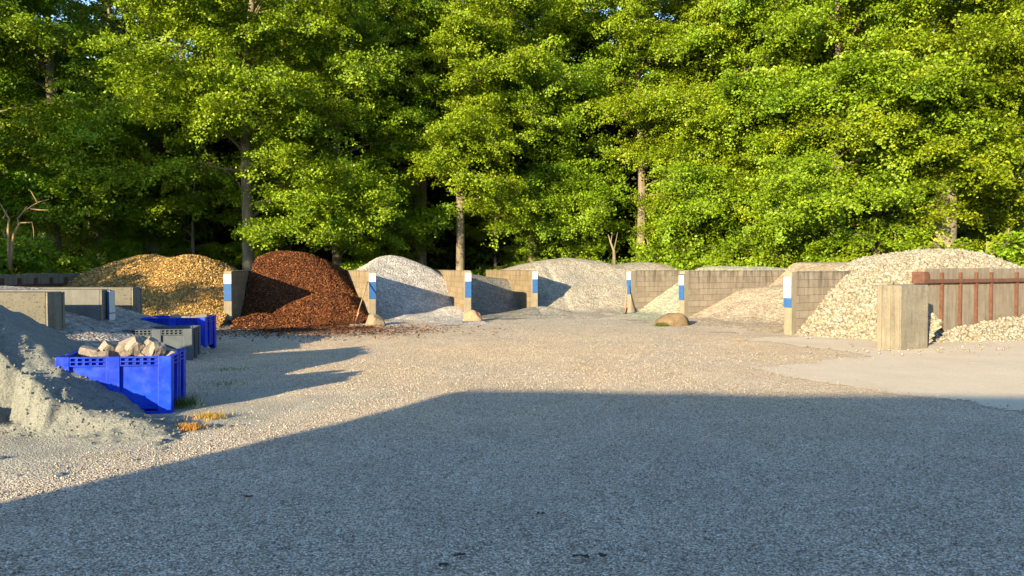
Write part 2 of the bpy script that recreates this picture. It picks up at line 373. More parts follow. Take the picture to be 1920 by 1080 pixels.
def yard_mesh():
    # a sheet with a gentle, uneven surface that follows wheel wear; fine near the camera
    ys = np.concatenate([np.arange(-6, 2, 1.0), np.arange(2, 14, 0.12), np.arange(14, 32, 0.25), np.arange(32, 40.1, 1.0)])
    xs = np.concatenate([np.arange(-26, -12, 1.0), np.arange(-12, 14, 0.16), np.arange(14, 30.1, 1.0)])
    X, Y = np.meshgrid(xs, ys); Z = -0.028+0.05*(fbm(X, Y, 0.5, 5)) + 0.012*fbm(X, Y, 2.5, 3)
    Z = np.minimum(Z, 0.0)
    dm = np.full(X.shape, 9.0); P_ = np.array(SLAB)
    for a, b in zip(P_, np.roll(P_, -1, 0)):
        ab = b-a; tt = np.clip(((X-a[0])*ab[0]+(Y-a[1])*ab[1])/(ab@ab), 0, 1); dm = np.minimum(dm, np.hypot(X-a[0]-ab[0]*tt, Y-a[1]-ab[1]*tt))
    k_ = np.clip(dm/1.2, 0, 1); k_[inpoly(X, Y, SLAB)] = 0; Z = Z*k_-0.010*(1-k_)
    n, m = X.shape; idx = np.arange(n*m).reshape(n, m)
    Fc = np.stack([idx[:-1,:-1], idx[:-1,1:], idx[1:,1:], idx[1:,:-1]], -1).reshape(-1, 4)
    o = meshobj('gravel_yard', np.stack([X, Y, Z], -1).reshape(-1, 3), Fc, M['yard'], smooth=True); o['kind'] = 'structure'
yard_mesh()
bpy.data.objects['ground'].location.z = -0.09
def slab_mesh():
    res = 0.045; P_ = np.array(SLAB); xs = np.arange(2.5, 22, res); ys = np.arange(6.5, 24, res)
    xs = xs[xs < 14.2]; X, Y = np.meshgrid(xs, ys); n, m = X.shape; idx = np.arange(n*m).reshape(n, m)
    wx = 0.30*fbm(X, Y, 1.3, 6)+0.12*(RNG.random(X.shape)-0.5); wy = 0.40*fbm(X+40, Y, 1.3, 6)+0.16*(RNG.random(X.shape)-0.5)
    k = inpoly((X+wx)[:-1,:-1], (Y+wy)[:-1,:-1], SLAB)
    Fc = np.stack([idx[:-1,:-1], idx[:-1,1:], idx[1:,1:], idx[1:,:-1]], -1)[k]; u, inv = np.unique(Fc, return_inverse=True)
    V = np.stack([X, Y, -0.004+0.004*fbm(X, Y, 0.7, 3)], -1).reshape(-1, 3)[u]
    o = meshobj('concrete_slab', V, inv.reshape(-1, 4), M['slab'], None, True); o['kind'] = 'structure'
slab_mesh()

# ------------------------------------------------------------------ walls
WALL_H = 1.6
def unit(x, y): l = math.hypot(x, y); return x/l, y/l
def block_wall(p0, dirv, length, mat, label, h=WALL_H, thick=0.22, side=1, pillar=True):
    """local x runs along the wall from its front end; the visible face is on local -y*side"""
    dx, dy = unit(*dirv); rz = math.atan2(dy, dx)
    root = empty('block_wall', (p0[0], p0[1], 0), rz)
    MB().box(0.20, length, -thick/2, thick/2, -0.1, h).build('blockwork', mat, root, 0.006)
    MB().box(0.0, 0.197, -thick/2-0.004, thick/2+0.004, -0.1, h+0.003).build('end_pillar', M['conc_warm'], root, 0.008)
    mb = MB()
    x = 0.2
    while x < length-0.1:
        x2 = min(length, x+0.8); mb.box(x+0.004, x2-0.004, -thick/2-0.01, thick/2+0.01, h+0.002, h+0.022+random.uniform(0, 0.006)); x = x2
    mb.build('coping', mat, root, 0.004)
    tag(root, label, 'wall', 'block walls between the bays')
    return root
wA = block_wall((-8.73,22.7), (-0.22,0.97), 8.5, M['block_left'], 'grey block wall whose end stands between the yellow wood chips and the brown bark')
wB = block_wall((-4.59,24.3), (-0.35,0.94), 8.5, M['block_left'], 'sunlit tan block wall between the brown bark heap and the pale gravel heap')
wC = block_wall((-1.54,25.9), (-0.25,0.97), 8.5, M['block_left'], 'sunlit tan block wall between the pale gravel heap and the low dark gravel heap')
wD = block_wall((0.88,28.3), (-0.22,0.97), 9.5, M['block_left'], 'tan block wall between the low dark gravel and the big wide grey heap at the back')
wE = block_wall((4.44,28.0), (0.85,0.53), 7.5, M['block_right'], 'dark stained block wall behind the greenish gravel, beside the leaning shovel with a square blade')
wF = block_wall((5.72,24.9), (0.85,0.53), 7.5, M['block_right'], 'long black streaked block wall starting behind the mossy brown boulder')
wG = block_wall((7.13,19.1), (0.85,0.53), 7.5, M['block_right'], 'block wall carrying the sign of two white plates, left of the white limestone')

def sign(wall_p, dirv, w_, z0, plates, label, back=False):
    dx, dy = unit(*dirv); rz = math.atan2(dy, dx)
    root = empty('sign_board', (wall_p[0]-dx*0.012, wall_p[1]-dy*0.012, 0), rz)
    MB().box(-0.012, 0.0, -w_/2, w_/2, z0, z0+sum(p[1] for p in plates)).build('backing_plate', M['sign_blue'], root)
    z = z0
    for kind, hh in plates:
        if kind == 'w':
            wp = MB().box(-0.017, -0.0125, -w_/2+0.004, w_/2-0.004, z+0.006, z+hh-0.006).build('white_plate', M['sign_white'], root)
            rows = [(0.20, 0.55, 0.020), (0.31, 0.6, 0.012), (0.46, 0.6, 0.004), (0.62, 0.5, 0.004), (0.74, 0.6, 0.004)]
            for fr, ww, th in rows:
                zc = z+hh*(1-fr); MB().box(-0.0186, -0.0172, -w_*ww/2, w_*ww/2, zc-th/2, zc+th/2).build('printed_line', M['ink'], wp)
        else:
            MB().box(-0.018, -0.0125, -w_/2+0.003, w_/2-0.003, z+0.002, z+hh-0.002).build('blue_plate', M['sign_blue'], root)
        z += hh
    tag(root, label, 'sign', 'blue and white bay signs'); return root
dR = (0.85,0.53)
sign((-8.73,22.7), (-0.22,0.97), 0.225, 0.70, [('b',0.52),('w',0.30)], 'blue and white sign on the wall end left of the brown bark heap')
sign((-4.59,24.3), (-0.35,0.94), 0.225, 0.70, [('b',0.55),('w',0.29)], 'blue and white sign above the tan boulder, right of the brown bark heap')
sign((-1.54,25.9), (-0.25,0.97), 0.225, 0.68, [('b',0.56),('w',0.30)], 'blue and white sign on the wall end above the pink boulder')
sign((0.88,28.3), (-0.22,0.97), 0.205, 0.76, [('b',0.52),('w',0.30)], 'small distant blue and white sign left of the big wide grey heap')
sign((4.44,28.0), dR, 0.225, 0.72, [('b',0.54),('w',0.30)], 'blue and white sign above the leaning square shovel')
sign((5.72,24.9), dR, 0.235, 0.63, [('b',0.50),('w',0.33),('b',0.045)], 'blue and white sign above the mossy brown boulder')
sign((7.13,19.1), dR, 0.235, 0.69, [('b',0.24),('w',0.28),('w',0.27)], 'sign with two white plates over a short blue one, left of the limestone')

# rusty framed panel wall and the fluted pillar (right)
pIx, pIy = 9.75, 17.5; dI = unit(0.88, 0.47); rzI = math.atan2(dI[1], dI[0])
rw = empty('panel_wall', (pIx, pIy, 0), rzI)
xs_ = [0.0]+[0.0]*0
px_list = [1728, 1765, 1799, 1830, 1858]
def t_on(px, p0, dv):
    k = (px-960)/F; return (k*p0[1]-p0[0])/(dv[0]-k*dv[1])
posts = [t_on(p, (pIx, pIy), dI) for p in (1763, 1798, 1828, 1856)]
edges = [0.0]+posts+[posts[-1]+1.15*k for k in range(1, 7)]
for a, b in zip(edges[:-1], edges[1:]):
    hh = 1.70+random.uniform(-0.012, 0.012)
    MB().box(a+0.006, b-0.006, 0.0, 0.16, -0.1, hh).build('concrete_panel', M['conc_panel'], rw, 0.01)
mb = MB().box(-0.03, edges[-1], -0.10, -0.003, 1.345, 1.358).box(-0.03, edges[-1], -0.10, -0.088, 1.359, 1.44)
mb.build('rusty_beam', M['rust'], rw, 0.003)
for p in edges[1:-1]:
    MB().box(p-0.030, p+0.030, -0.075, -0.004, 0.0, 1.334).box(p-0.034, p+0.034, -0.07, -0.006, 1.354, 1.60).build('rusty_post', M['rust'], rw, 0.004)
MB().box(-0.20, -0.004, -0.13, 0.18, 1.34, 1.62).build('end_bracket', M['rust'], rw, 0.006)
tag(rw, 'concrete panel wall with rusty steel beam and posts behind the fluted pillar', 'wall')

fp = empty('fluted_pillar', (8.05, 15.3, 0), rzI)
fb = MB().box(0, 0.93, 0.0, 0.54, -0.1, 1.35)
o = fb.build('pillar_body', M['conc'], fp, 0.018)
# vertical ribs on the narrow end
for a, b, dd in ((0.012,0.12,0.035), (0.22,0.30,0.028), (0.42,0.53,0.032)):
    MB().box(-dd, 0.002, a, b, -0.1, 1.335).build('rib', M['conc_rib'], fp, 0.02)
tag(fp, 'tall weathered concrete pillar with vertical ribs, standing before the limestone', 'pillar')

# left bay walls: thick L-shaped retaining elements, front faces square to the camera
def thick_wall(x_end, y0, length, h, th, mat, label, endmat=None, top_mat=None):
    root = empty('retaining_wall', (x_end, y0, 0), 0)
    MB().box(-length, -0.03, 0.0, th, -0.1, h).build('wall_body', mat, root, 0.015)
    MB().box(-0.027, 0.0, 0.0, 0.05, -0.1, h-0.004).box(-0.027, 0.0, th-0.06, th, -0.1, h-0.004).box(-0.027, -0.014, 0.051, th-0.061, -0.1, h-0.01).build('end_face', endmat or M['conc'], root, 0.006)
    tag(root, label, 'wall', 'retaining walls of the left bays'); return root
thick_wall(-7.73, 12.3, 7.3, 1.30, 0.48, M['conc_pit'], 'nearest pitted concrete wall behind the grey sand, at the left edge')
thick_wall(-7.66, 13.8, 7.4, 1.30, 0.34, M['conc_shade_grey'], 'smooth shaded grey concrete wall with a thin white sign at its end')
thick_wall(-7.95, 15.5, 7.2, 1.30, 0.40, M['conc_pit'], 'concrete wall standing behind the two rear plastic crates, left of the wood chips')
sg = empty('sign_board', (-7.64, 13.93, 0), 0)
MB().box(0.0, 0.045, 0.02, 0.17, 0.55, 1.28).build('backing_plate', M['sign_blue'], sg)
MB().box(0.046, 0.058, 0.0, 0.19, 0.86, 1.27).build('white_plate', M['sign_white'], sg)
MB().box(0.046, 0.058, 0.0, 0.19, 0.50, 0.84).build('white_plate', M['sign_white'], sg)
tag(sg, 'narrow white and blue sign seen edge on, on the grey wall end', 'sign', 'blue and white bay signs')
bw = empty('panel_wall', (-15.3, 20.2, 0), math.pi/2)
yy = 0.0
while yy < 9:
    MB().box(yy+0.005, yy+0.78, 0.0, 0.15, -0.1, 1.52+random.uniform(-0.02, 0.02)+(0.04 if yy < 1.5 else 0)).build('concrete_panel', M['conc_panel' if random.random() < .7 else 'conc'], bw, 0.01)
    yy += 0.79
MB().box(0.5, 9, -0.1, -0.004, 1.12, 1.20).build('rusty_beam', M['rust'], bw)
for k in range(10): MB().box(1.1+k*0.79, 1.19+k*0.79, -0.003-0.08, -0.003, 1.201, 1.40).build('rusty_post', M['rust'], bw)
tag(bw, 'low brown panel wall with rusty bracing behind the left bays, at the yellow chips', 'wall')

# ------------------------------------------------------------------ heaps
def pen(p0, dirv):
    dx, dy = unit(*dirv)
    return lambda x, y: ((x-p0[0])*dx+(y-p0[1])*dy, -(x-p0[0])*dy+(y-p0[1])*dx)   # t into the bay, w to the left of dir
def heap_mesh(poly, hf, res):
    P = np.array(poly); x0, y0 = P.min(0); x1, y1 = P.max(0)
    xs = np.arange(x0, x1+res, res); ys = np.arange(y0, y1+res, res)
    X, Y = np.meshgrid(xs, ys); Z = hf(X, Y)
    n, m = X.shape; idx = np.arange(n*m).reshape(n, m)
    cx = X[:-1,:-1]+res/2; cy = Y[:-1,:-1]+res/2
    zm = np.maximum.reduce([Z[:-1,:-1], Z[1:,:-1], Z[:-1,1:], Z[1:,1:]])
    keep = inpoly(cx, cy, poly) & (zm > -0.05)
    Fc = np.stack([idx[:-1,:-1], idx[:-1,1:], idx[1:,1:], idx[1:,:-1]], -1)[keep]
    used, inv = np.unique(Fc, return_inverse=True)
    V = np.stack([X, Y, Z], -1).reshape(-1, 3)[used]
    return V, inv.reshape(-1, 4)
def heap(name, poly, hf, mat, label, res=0.07, cat='heap', parent=None, part=None):
    V, Fc = heap_mesh(poly, hf, res)
    c = V.mean(0); c[2] = 0
    if part:
        o = meshobj(part, V-c if not parent else V, Fc, mat, parent, True)
        return o
    o = meshobj(name, V-c, Fc, mat, None, True); o.location = c
    return tag(o, label, cat, 'heaps of material in the bays')
def rand_rot(n):
    a = RNG.normal(size=(n, 4)); a /= np.linalg.norm(a, axis=1)[:, None]; w_, x, y, z = a.T
    return np.stack([np.stack([1-2*(y*y+z*z), 2*(x*y-z*w_), 2*(x*z+y*w_)], -1), np.stack([2*(x*y+z*w_), 1-2*(x*x+z*z), 2*(y*z-x*w_)], -1),
                     np.stack([2*(x*z-y*w_), 2*(y*z+x*w_), 1-2*(x*x+y*y)], -1)], 1)
def sample(poly, hf, n, hmin=0.02, dens=None):
    P = np.array(poly); x0, y0 = P.min(0); x1, y1 = P.max(0)
    x = RNG.uniform(x0, x1, n*4); y = RNG.uniform(y0, y1, n*4); z = hf(x, y)
    k = inpoly(x, y, poly) & (z > hmin)
    if dens is not None: k &= RNG.random(len(x)) < dens(x, y)
    x, y, z = x[k][:n], y[k][:n], z[k][:n]; e = 0.05
    nx = -(hf(x+e, y)-hf(x-e, y))/(2*e); ny = -(hf(x, y+e)-hf(x, y-e))/(2*e)
    N = np.stack([nx, ny, np.ones_like(nx)], -1); N /= np.linalg.norm(N, axis=1)[:, None]
    return np.stack([x, y, z], -1), N
def chips_mesh(P, N, L0, L1, W0, W1, tilt=0.5):
    n = len(P); U = RNG.normal(size=(n, 3)); NN = N+RNG.normal(size=(n, 3))*tilt; NN /= np.linalg.norm(NN, axis=1)[:, None]
    U -= (U*NN).sum(1)[:, None]*NN; U /= np.linalg.norm(U, axis=1)[:, None]; W = np.cross(NN, U)
    l = RNG.uniform(L0, L1, n)[:, None]/2; w_ = RNG.uniform(W0, W1, n)[:, None]/2
    c = P+N*RNG.uniform(0.0, 0.03, n)[:, None]
    V = np.stack([c-U*l-W*w_, c+U*l-W*w_*0.7, c+U*l*0.9+W*w_, c-U*l*0.8+W*w_*0.8], 1).reshape(-1, 3)
    return V, np.arange(4*n).reshape(n, 4)
def ico(sub=1):
    bm = bmesh.new(); bmesh.ops.create_icosphere(bm, subdivisions=sub, radius=1.0)
    V = np.array([v.co[:] for v in bm.verts]); Fc = np.array([[v.index for v in f.verts] for f in bm.faces]); bm.free(); return V, Fc
def stones_mesh(P, r0, r1, sub=1, sink=0.3, N=None, sq=0.75, nv=12):
    V0, F0 = ico(sub) if sub else (np.array([[1,0,0],[-1,0,0],[0,1,0],[0,-1,0],[0,0,1],[0,0,-1.]]), np.array([[0,2,4],[2,1,4],[1,3,4],[3,0,4],[2,0,5],[1,2,5],[3,1,5],[0,3,5]]))
    var = []
    for k in range(nv):
        v = V0.copy()
        if sub:   # chop with a few planes for broken facets
            for q in range(6):
                d = RNG.normal(size=3); d /= np.linalg.norm(d); lim = RNG.uniform(0.55, 0.85)
                s_ = v@d; v -= np.outer(np.maximum(s_-lim, 0), d)
        v *= 1+RNG.normal(size=(len(v), 1))*0.05
        v *= np.array([1.0, RNG.uniform(0.7, 0.95), RNG.uniform(0.5, sq)]); var.append(v)
    var = np.array(var); n = len(P); R = rand_rot(n); r = (r0+(r1-r0)*RNG.random(n)**1.7)[:, None, None]
    V = np.einsum('nij,nkj->nki', R, var[RNG.integers(0, nv, n)])*r
    up = N if N is not None else np.tile([0, 0, 1.0], (n, 1))
    V = V+(P+up*(r[:, 0]*(0.5-sink)))[:, None, :]
    Fc = (F0[None]+(np.arange(n)*len(V0))[:, None, None]).reshape(-1, F0.shape[1])
    return V.reshape(-1, 3), Fc

def dome(x, y, cx, cy, H, rx, ry, s=0.55, flat=0.8):
    r = np.sqrt(((x-cx)/rx)**2+((y-cy)/ry)**2+flat*flat*0.25)
    return H-s*(r-flat*0.5)*min(rx, ry)

# yellow wood chips
polyY = [(-15.2,19.0),(-8.0,19.0),(-8.78,22.8),(-10.3,29.5),(-10.6,32.0),(-15.2,32.0)]
def hY(x, y):
    a = smax(dome(x, y, -13.3, 27.2, 2.20, 1.25, 1.0, 0.55, 1.5), dome(x, y, -11.7, 26.7, 2.22, 1.1, 1.0, 0.55, 1.3), 0.25)
    a = smax(a, -0.25+0.42*(y-20.0)-0.0*x, 0.01) if False else a
    b = dome(x, y, -11.0, 24.3, 0.75, 1.6, 1.0, 0.26, 1.0)
    return smax(a, b, 0.3)+0.10*fbm(x, y, 0.9, 4)-0.02
def mk_chip_heap(nm, poly, hf, core, chipmat, n, dims, label):
    c = np.array(poly).mean(0)
    root = empty(nm, (c[0], c[1], 0))
    V, Fc = heap_mesh(poly, hf, 0.08); V = V-np.array([c[0], c[1], 0]); meshobj('heap_body', V, Fc, core, root, True)
    P, N = sample(poly, hf, n); V, Fc = chips_mesh(P, N, *dims); V = V-np.array([c[0], c[1], 0])
    o = meshobj('loose_chips', V, Fc, chipmat, root); o['kind'] = 'stuff'
    return tag(root, label, 'heap', 'heaps of material in the bays')
mk_chip_heap('wood_chip_heap', polyY, hY, M['yellow_core'], M['yellow_chip'], 70000, (0.03,0.075,0.018,0.04,0.55), 'yellow heap of light wood chips, dappled with tree shade')
# brown bark
polyK = [(-7.2,18.2),(-3.2,18.2),(-4.3,22.5),(-4.62,24.4),(-7.4,31.9),(-10.4,31.9),(-8.73,22.7),(-8.35,22.2)]
fBt = pen((-4.59,24.3), (-0.35,0.94))
def hK(x, y):
    a = dome(x, y, -8.45, 28.3, 2.36, 1.75, 1.15, 0.75, 1.25)
    b = dome(x, y, -6.2, 24.9, 0.95, 1.1, 1.05, 0.50, 0.7)
    c = dome(x, y, -7.9, 23.2, 0.32, 0.8, 0.6, 0.40, 0.5)
    d = dome(x, y, -6.4, 22.1, 0.10, 1.8, 1.1, 0.07, 0.7)
    r = smax(smax(a, b, 0.3), smax(c, d, 0.15), 0.25)
    tb_, wb_ = fBt(x, y); r = smin(r, np.maximum(0.27*tb_, 0.0)+0.85*np.clip(wb_, -0.3, 9)-0.02, 0.12)
    return r+0.12*fbm(x, y, 1.3, 4)-0.03
mk_chip_heap('bark_heap', polyK, hK, M['bark_core'], M['bark_chip'], 70000, (0.03,0.09,0.014,0.032,0.65), 'reddish brown heap of bark mulch spilling onto the yard')
# pale gravel
fB = pen((-4.59,24.3), (-0.30,0.955))
polyW = [(-5.4,21.6),(-0.6,22.6),(-1.2,25.0),(-1.54,25.95),(-3.7,34.2),(-7.6,33.0),(-4.63,24.4),(-4.9,23.4)]
def hW(x, y):
    t, w_ = fB(x, y); w_ = -w_       # w: distance to the right of wall B
    t0 = 1.1+0.45*w_
    a = 0.55*(t-t0)
    crest = dome(x, y, -4.75, 29.6, 2.42, 1.15, 2.2, 0.62, 0.8)
    a = smin(a, crest, 0.25); a = smin(a, 1.62+0.62*np.clip(w_, 0, 9), 0.1)
    foot = 0.26*np.exp(-((x+2.0)**2/0.9+(y-27.3)**2/1.6)) + 0.10*np.clip((t+0.3)/1.5, 0, 1)
    return smax(a, foot-0.02, 0.2)+0.07*fbm(x, y, 1.1, 5)-0.02
heap('gravel_heap', polyW, hW, M['white'], 'tall pale grey gravel heap, its right side shaded by the wall, right of the bark')
# low dark gravel
polyD = [(-1.6,23.4),(1.2,25.4),(0.9,28.4),(-1.2,37.5),(-4.6,37.0),(-1.56,26.0)]
fC = pen((-1.54,25.9), (-0.23,0.97))
def hD(x, y):
    t, w_ = fC(x, y); w_ = -w_
    a = 0.60*(t-1.9-0.72*w_)
    top = 1.56-0.13*np.clip(w_-0.5, 0, 3)-0.0*t
    a = smin(a, top, 0.25)
    ft = 0.22*np.exp(-((x-0.9)**2+(y-28.1)**2)/0.7) + 0.05*np.clip(t+0.2, 0, 1)
    return smax(a, ft, 0.2)+0.06*fbm(x, y, 1.1, 4)-0.03
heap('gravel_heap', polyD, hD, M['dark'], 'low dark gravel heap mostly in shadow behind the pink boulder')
# big grey heap
fE = pen((4.44,28.0), (0.85,0.53))
polyG = [(0.1,25.6),(4.6,25.0),(4.42,27.95),(11.4,32.5),(10.5,38.5),(-1.6,40.5),(-1.1,37.0),(0.86,28.35)]
def hG(x, y):
    tt = y-0.30*(x-1)
    slope = 0.50*(tt-28.4)
    crest = np.maximum(2.22-0.10*np.abs(x-2.6)**1.5, 2.02-0.13*np.abs(x-6.3)**1.8)
    a = smin(slope, crest, 0.35)
    # gullies and slumps
    g = 0.10*np.exp(-((x-2.05+0.25*(y-30))**2)/0.02)*np.exp(-((y-30.8)**2)/2)
    ft = 0.10*np.exp(-((x-2.5)**2/4+(y-27.6)**2/1.2)) + 0.24*np.exp(-((x-1.1)**2+(y-28.2)**2)/0.6)
    te, we = fE(x, y); a = smin(a, 1.60+0.5*np.clip(we, 0, 9), 0.1)
    dD = (x-0.88)*0.975+(y-28.3)*0.221; a = smin(a, 1.60+0.35*np.clip(dD, 0, 9), 0.1)
    return smax(a-g, ft, 0.25)+0.09*fbm(x, y, 0.8, 5)-0.03
heap('gravel_heap', polyG, hG, M['grey'], 'widest grey gravel heap in the middle, filling the rear bay', 0.08)
# right bays
fE = pen((4.44,28.0), (0.85,0.53))
polyE = [(2.8,26.2),(4.6,23.6),(5.70,24.85),(11.9,28.7),(10.6,31.8),(4.46,28.0),(3.9,28.0)]
def hE(x, y):
    t, w_ = fE(x, y)
    a = 0.52*(t-0.15-0.10*w_)+0.03*np.sin(3*w_)
    a = smin(a, 1.80-0.05*(t-4)**2, 0.3); a = smin(a, 1.58+0.5*np.clip(3.3+w_, 0, 9), 0.1)
    ft = 0.06*np.clip(t+1.7, 0, 1)
    return smax(a, ft-0.01, 0.15)+0.04*fbm(x, y, 1.2, 4)-0.02
heap('gravel_heap', polyE, hE, M['green'], 'greenish grey gravel heap between the leaning square shovel and the mossy boulder')
fF = pen((5.72,24.9), (0.85,0.53))
polyF = [(3.6,23.4),(5.0,18.2),(7.0,17.9),(7.10,19.05),(13.3,23.0),(12.0,28.8),(5.74,24.9),(5.1,24.4)]
def hF(x, y):
    t, w_ = fF(x, y); w_ = -w_            # w grows towards wall G
    k = np.clip(w_/5.5, 0, 1)
    a = 0.36*(t-0.1-0.25*k)
    shelf = 1.02+0.9*np.clip((t-4.2+1.7*k)/1.6, 0, 1)
    a = smin(a+0.05*k, shelf, 0.2)
    a2 = 0.42*(t+0.0)+0.0*k
    a = a*(1-k)+smin(a2, 1.92+0.0*t, 0.4)*k
    a = smin(a, 1.58+0.5*np.clip(5.67-w_, 0, 9), 0.1)
    ft = 0.10*np.clip(t+1.8, 0, 1.4)*(0.4+0.6*k)
    return smax(a, ft-0.02, 0.2)+0.05*fbm(x, y, 1.0, 4)-0.02
heap('gravel_heap', polyF, hF, M['tan'], 'tan gravel heap between the two long block walls, in front of the mossy boulder')
# limestone, big stones
fG = pen((7.13,19.1), (0.85,0.53))
polyL = [(7.2,17.6),(8.4,15.7),(9.6,16.5),(9.72,17.6),(17.0,21.6),(15.5,26.8),(7.15,19.12)]
def hL(x, y):
    t, w_ = fG(x, y); w_ = -w_
    a = 0.74*(t-0.20-0.0*w_+0.10*np.sin(w_*2.2))
    c = 2.20-0.13*np.abs(t-4.9)**1.6-0.03*(w_-1.7)**2
    c = smin(c, 1.64+0.75*np.clip(2.6-w_, 0, 9), 0.15)
    return smin(a, c, 0.35)+0.08*fbm(x, y, 1.2, 3)-0.02
def mk_stone_heap(poly, hf, n, r0, r1, label, res=0.1):
    c = np.array(poly).mean(0); root = empty('limestone_heap', (c[0], c[1], 0)); off = np.array([c[0], c[1], 0])
    V, Fc = heap_mesh(poly, hf, res); meshobj('heap_body', V-off, Fc, M['lime_core'], root, True)
    P, N = sample(poly, hf, n, -0.04); V, Fc = stones_mesh(P, r0, r1, 1, 0.2, N)
    o = meshobj('loose_stones', V-off, Fc, M['lime'], root); o['kind'] = 'stuff'
    return tag(root, label, 'heap', 'heaps of material in the bays')
mk_stone_heap(polyL, hL, 14000, 0.035, 0.085, 'big heap of pale limestone rocks between the block wall and the fluted pillar')
# stones on the right of the panel wall
fI = pen((pIx, pIy), dI)
polyR = [(9.1,15.6),(10.6,15.2),(16.5,15.2),(18.5,21.5),(pIx+0.05,pIy+0.05)]
def hR(x, y):
    t, w_ = fI(x, y); w_ = -w_
    a = 0.16+0.12*(t-0.2)-0.30*w_
    b = 0.62*(t-3.4-0.15*w_)
    return np.minimum(smax(a, b, 0.4), 1.75)+0.06*fbm(x, y, 1.5, 3)-0.03
mk_stone_heap(polyR, hR, 6500, 0.03, 0.08, 'heap of white rocks against the rusty framed panel wall at the right edge')
# few loose rocks on the slab
P = []
for k in range(110):
    px = random.uniform(1500, 1900); py = random.choice([random.gauss(634, 3), random.gauss(658, 6)]) if px < 1650 else random.gauss(662-0.05*(px-1650), 7)
    P.append((*gpt(px, max(py, 628)), 0.01))
V, Fc = stones_mesh(np.array(P), 0.012, 0.045, 1, 0.1); o = meshobj('loose_rocks', V, Fc, M['lime'])
tag(o, 'small white rock crumbs scattered on the concrete slab', 'rocks', kind='stuff')

# left: mixed gravel behind/between the retaining walls
polyM = [(-15.1,12.85),(-5.3,12.0),(-4.6,13.6),(-6.4,15.4),(-7.6,15.4),(-15.1,15.4)]
def hM(x, y):
    a = smin(0.86-0.29*(x+8.15)+0.02*(y-13), 0.75*(-6.1-x), 0.12)
    a = smin(a, 1.35+0*x, 0.3); b = a-0.22*np.clip(12.9-y, 0, 2)
    return b+0.05*fbm(x, y, 1.4, 4)-0.02
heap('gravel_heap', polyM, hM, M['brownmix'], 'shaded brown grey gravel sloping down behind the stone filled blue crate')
# sand
polyS = [(-13.0,4.3),(-3.2,6.2),(-2.6,8.2),(-3.9,8.9),(-4.4,9.5),(-5.6,10.4),(-7.0,12.3),(-13.0,12.3)]
def hS(x, y):
    # main pile: falls to the right and to the front, steep scarp dug out on the yard side
    rr = np.sqrt(((x+7.9)/1.0)**2+((y-8.4)/1.05)**2)
    a = 2.30-0.62*rr
    # dug face (towards the camera) : a scarp along a wavy line
    line = 8.25+0.18*np.sin(x*3.1)+0.5*fbm(x, y*0.3, 1.3, 3)-0.9*np.clip(x+6.2, -3, 3)*0.35+0.16*vnoise(x*7.0, x*0.0+3.3)+0.08*vnoise(x*17.0, x*0.0+9.1)
    cut = np.clip((line-y)/0.20, 0, 1); cut = cut*cut*(3-2*cut)
    low = 0.42-0.10*(x+6.5)-0.16*(8.6-y)
    low = low+0.22*fbm(x, y, 1.5, 5)+0.08*np.abs(fbm(x+5, y, 4.0, 3))
    a = a*(1-cut)+np.minimum(a, low)*cut
    toe = 0.24*np.exp(-((x+4.65)**2/0.9+(y-8.05)**2/0.16))+0.12*np.exp(-((x+4.0)**2/0.5+(y-7.6)**2/0.1))
    h = smax(a, toe-0.03, 0.12)
    pit = np.exp(-(((x+5.55)/0.45)**2+((y-8.35)/0.28)**2))*0.22+np.exp(-(((x+4.35)/0.22)**2+((y-7.55)/0.12)**2))*0.12
    return h-pit+0.085*fbm(x, y, 2.6, 5)+0.030*fbm(x, y, 8.0, 4)-0.06*np.clip(np.abs(fbm(x, y, 2.1, 3))*-5+0.7, 0, 1)-0.04
o = heap('sand_heap', polyS, hS, M['sand'], 'grey sand heap with a dug face and footprints in the left foreground', 0.028)
P, N = sample([(-7.2,6.0),(-3.4,6.6),(-3.2,8.0),(-4.6,8.6),(-7.2,8.8)], hS, 2200, -0.03)
V, Fc = stones_mesh(P, 0.005, 0.026, 1, 0.45, N); o = meshobj('sand_clods', V, Fc, M['sand']); tag(o, 'crumbled clods of grey sand scattered at the foot of the dug face', 'sand', kind='stuff')

# pebbles that make the near yard surface
def yard_pebbles():
    n = 240000; d = np.sqrt(RNG.uniform(3.4**2, 22.0**2, n)); x = RNG.uniform(-0.74, 0.74, n)*d
    keep = RNG.random(n) < np.clip(1.15-(d-3.4)/10, 0.0, 1)**1.3*0.9+0.22*np.clip((22-d)/8, 0, 1); x, d = x[keep], d[keep]
    z = -0.028+0.05*(fbm(x, d, 0.5, 5))+0.012*fbm(x, d, 2.5, 3); z = np.minimum(z, 0); k = ~inpoly(x+RNG.normal(size=len(x))*0.22, d+RNG.normal(size=len(x))*0.28, [(a, b) for a, b in SLAB])
    u = x+3.05-0.62*(d-7.2)+RNG.normal(size=len(x))*0.35+1.2*fbm(x, d, 1.5, 3); k &= ~((u < -0.3) & (d < 10)) | (RNG.random(len(x)) < 0.06)
    z = np.where(inpoly(x, d, SLAB), 0.006, z); x, d, z = x[k], d[k], z[k]
    V, Fc = stones_mesh(np.stack([x, d, z], -1), 0.005, 0.013, 0, 0.15, nv=16)
    o = meshobj('loose_gravel', V, Fc, M['pebble']); tag(o, 'small loose grey and tan pebbles covering the near yard', 'gravel', kind='stuff')
yard_pebbles()

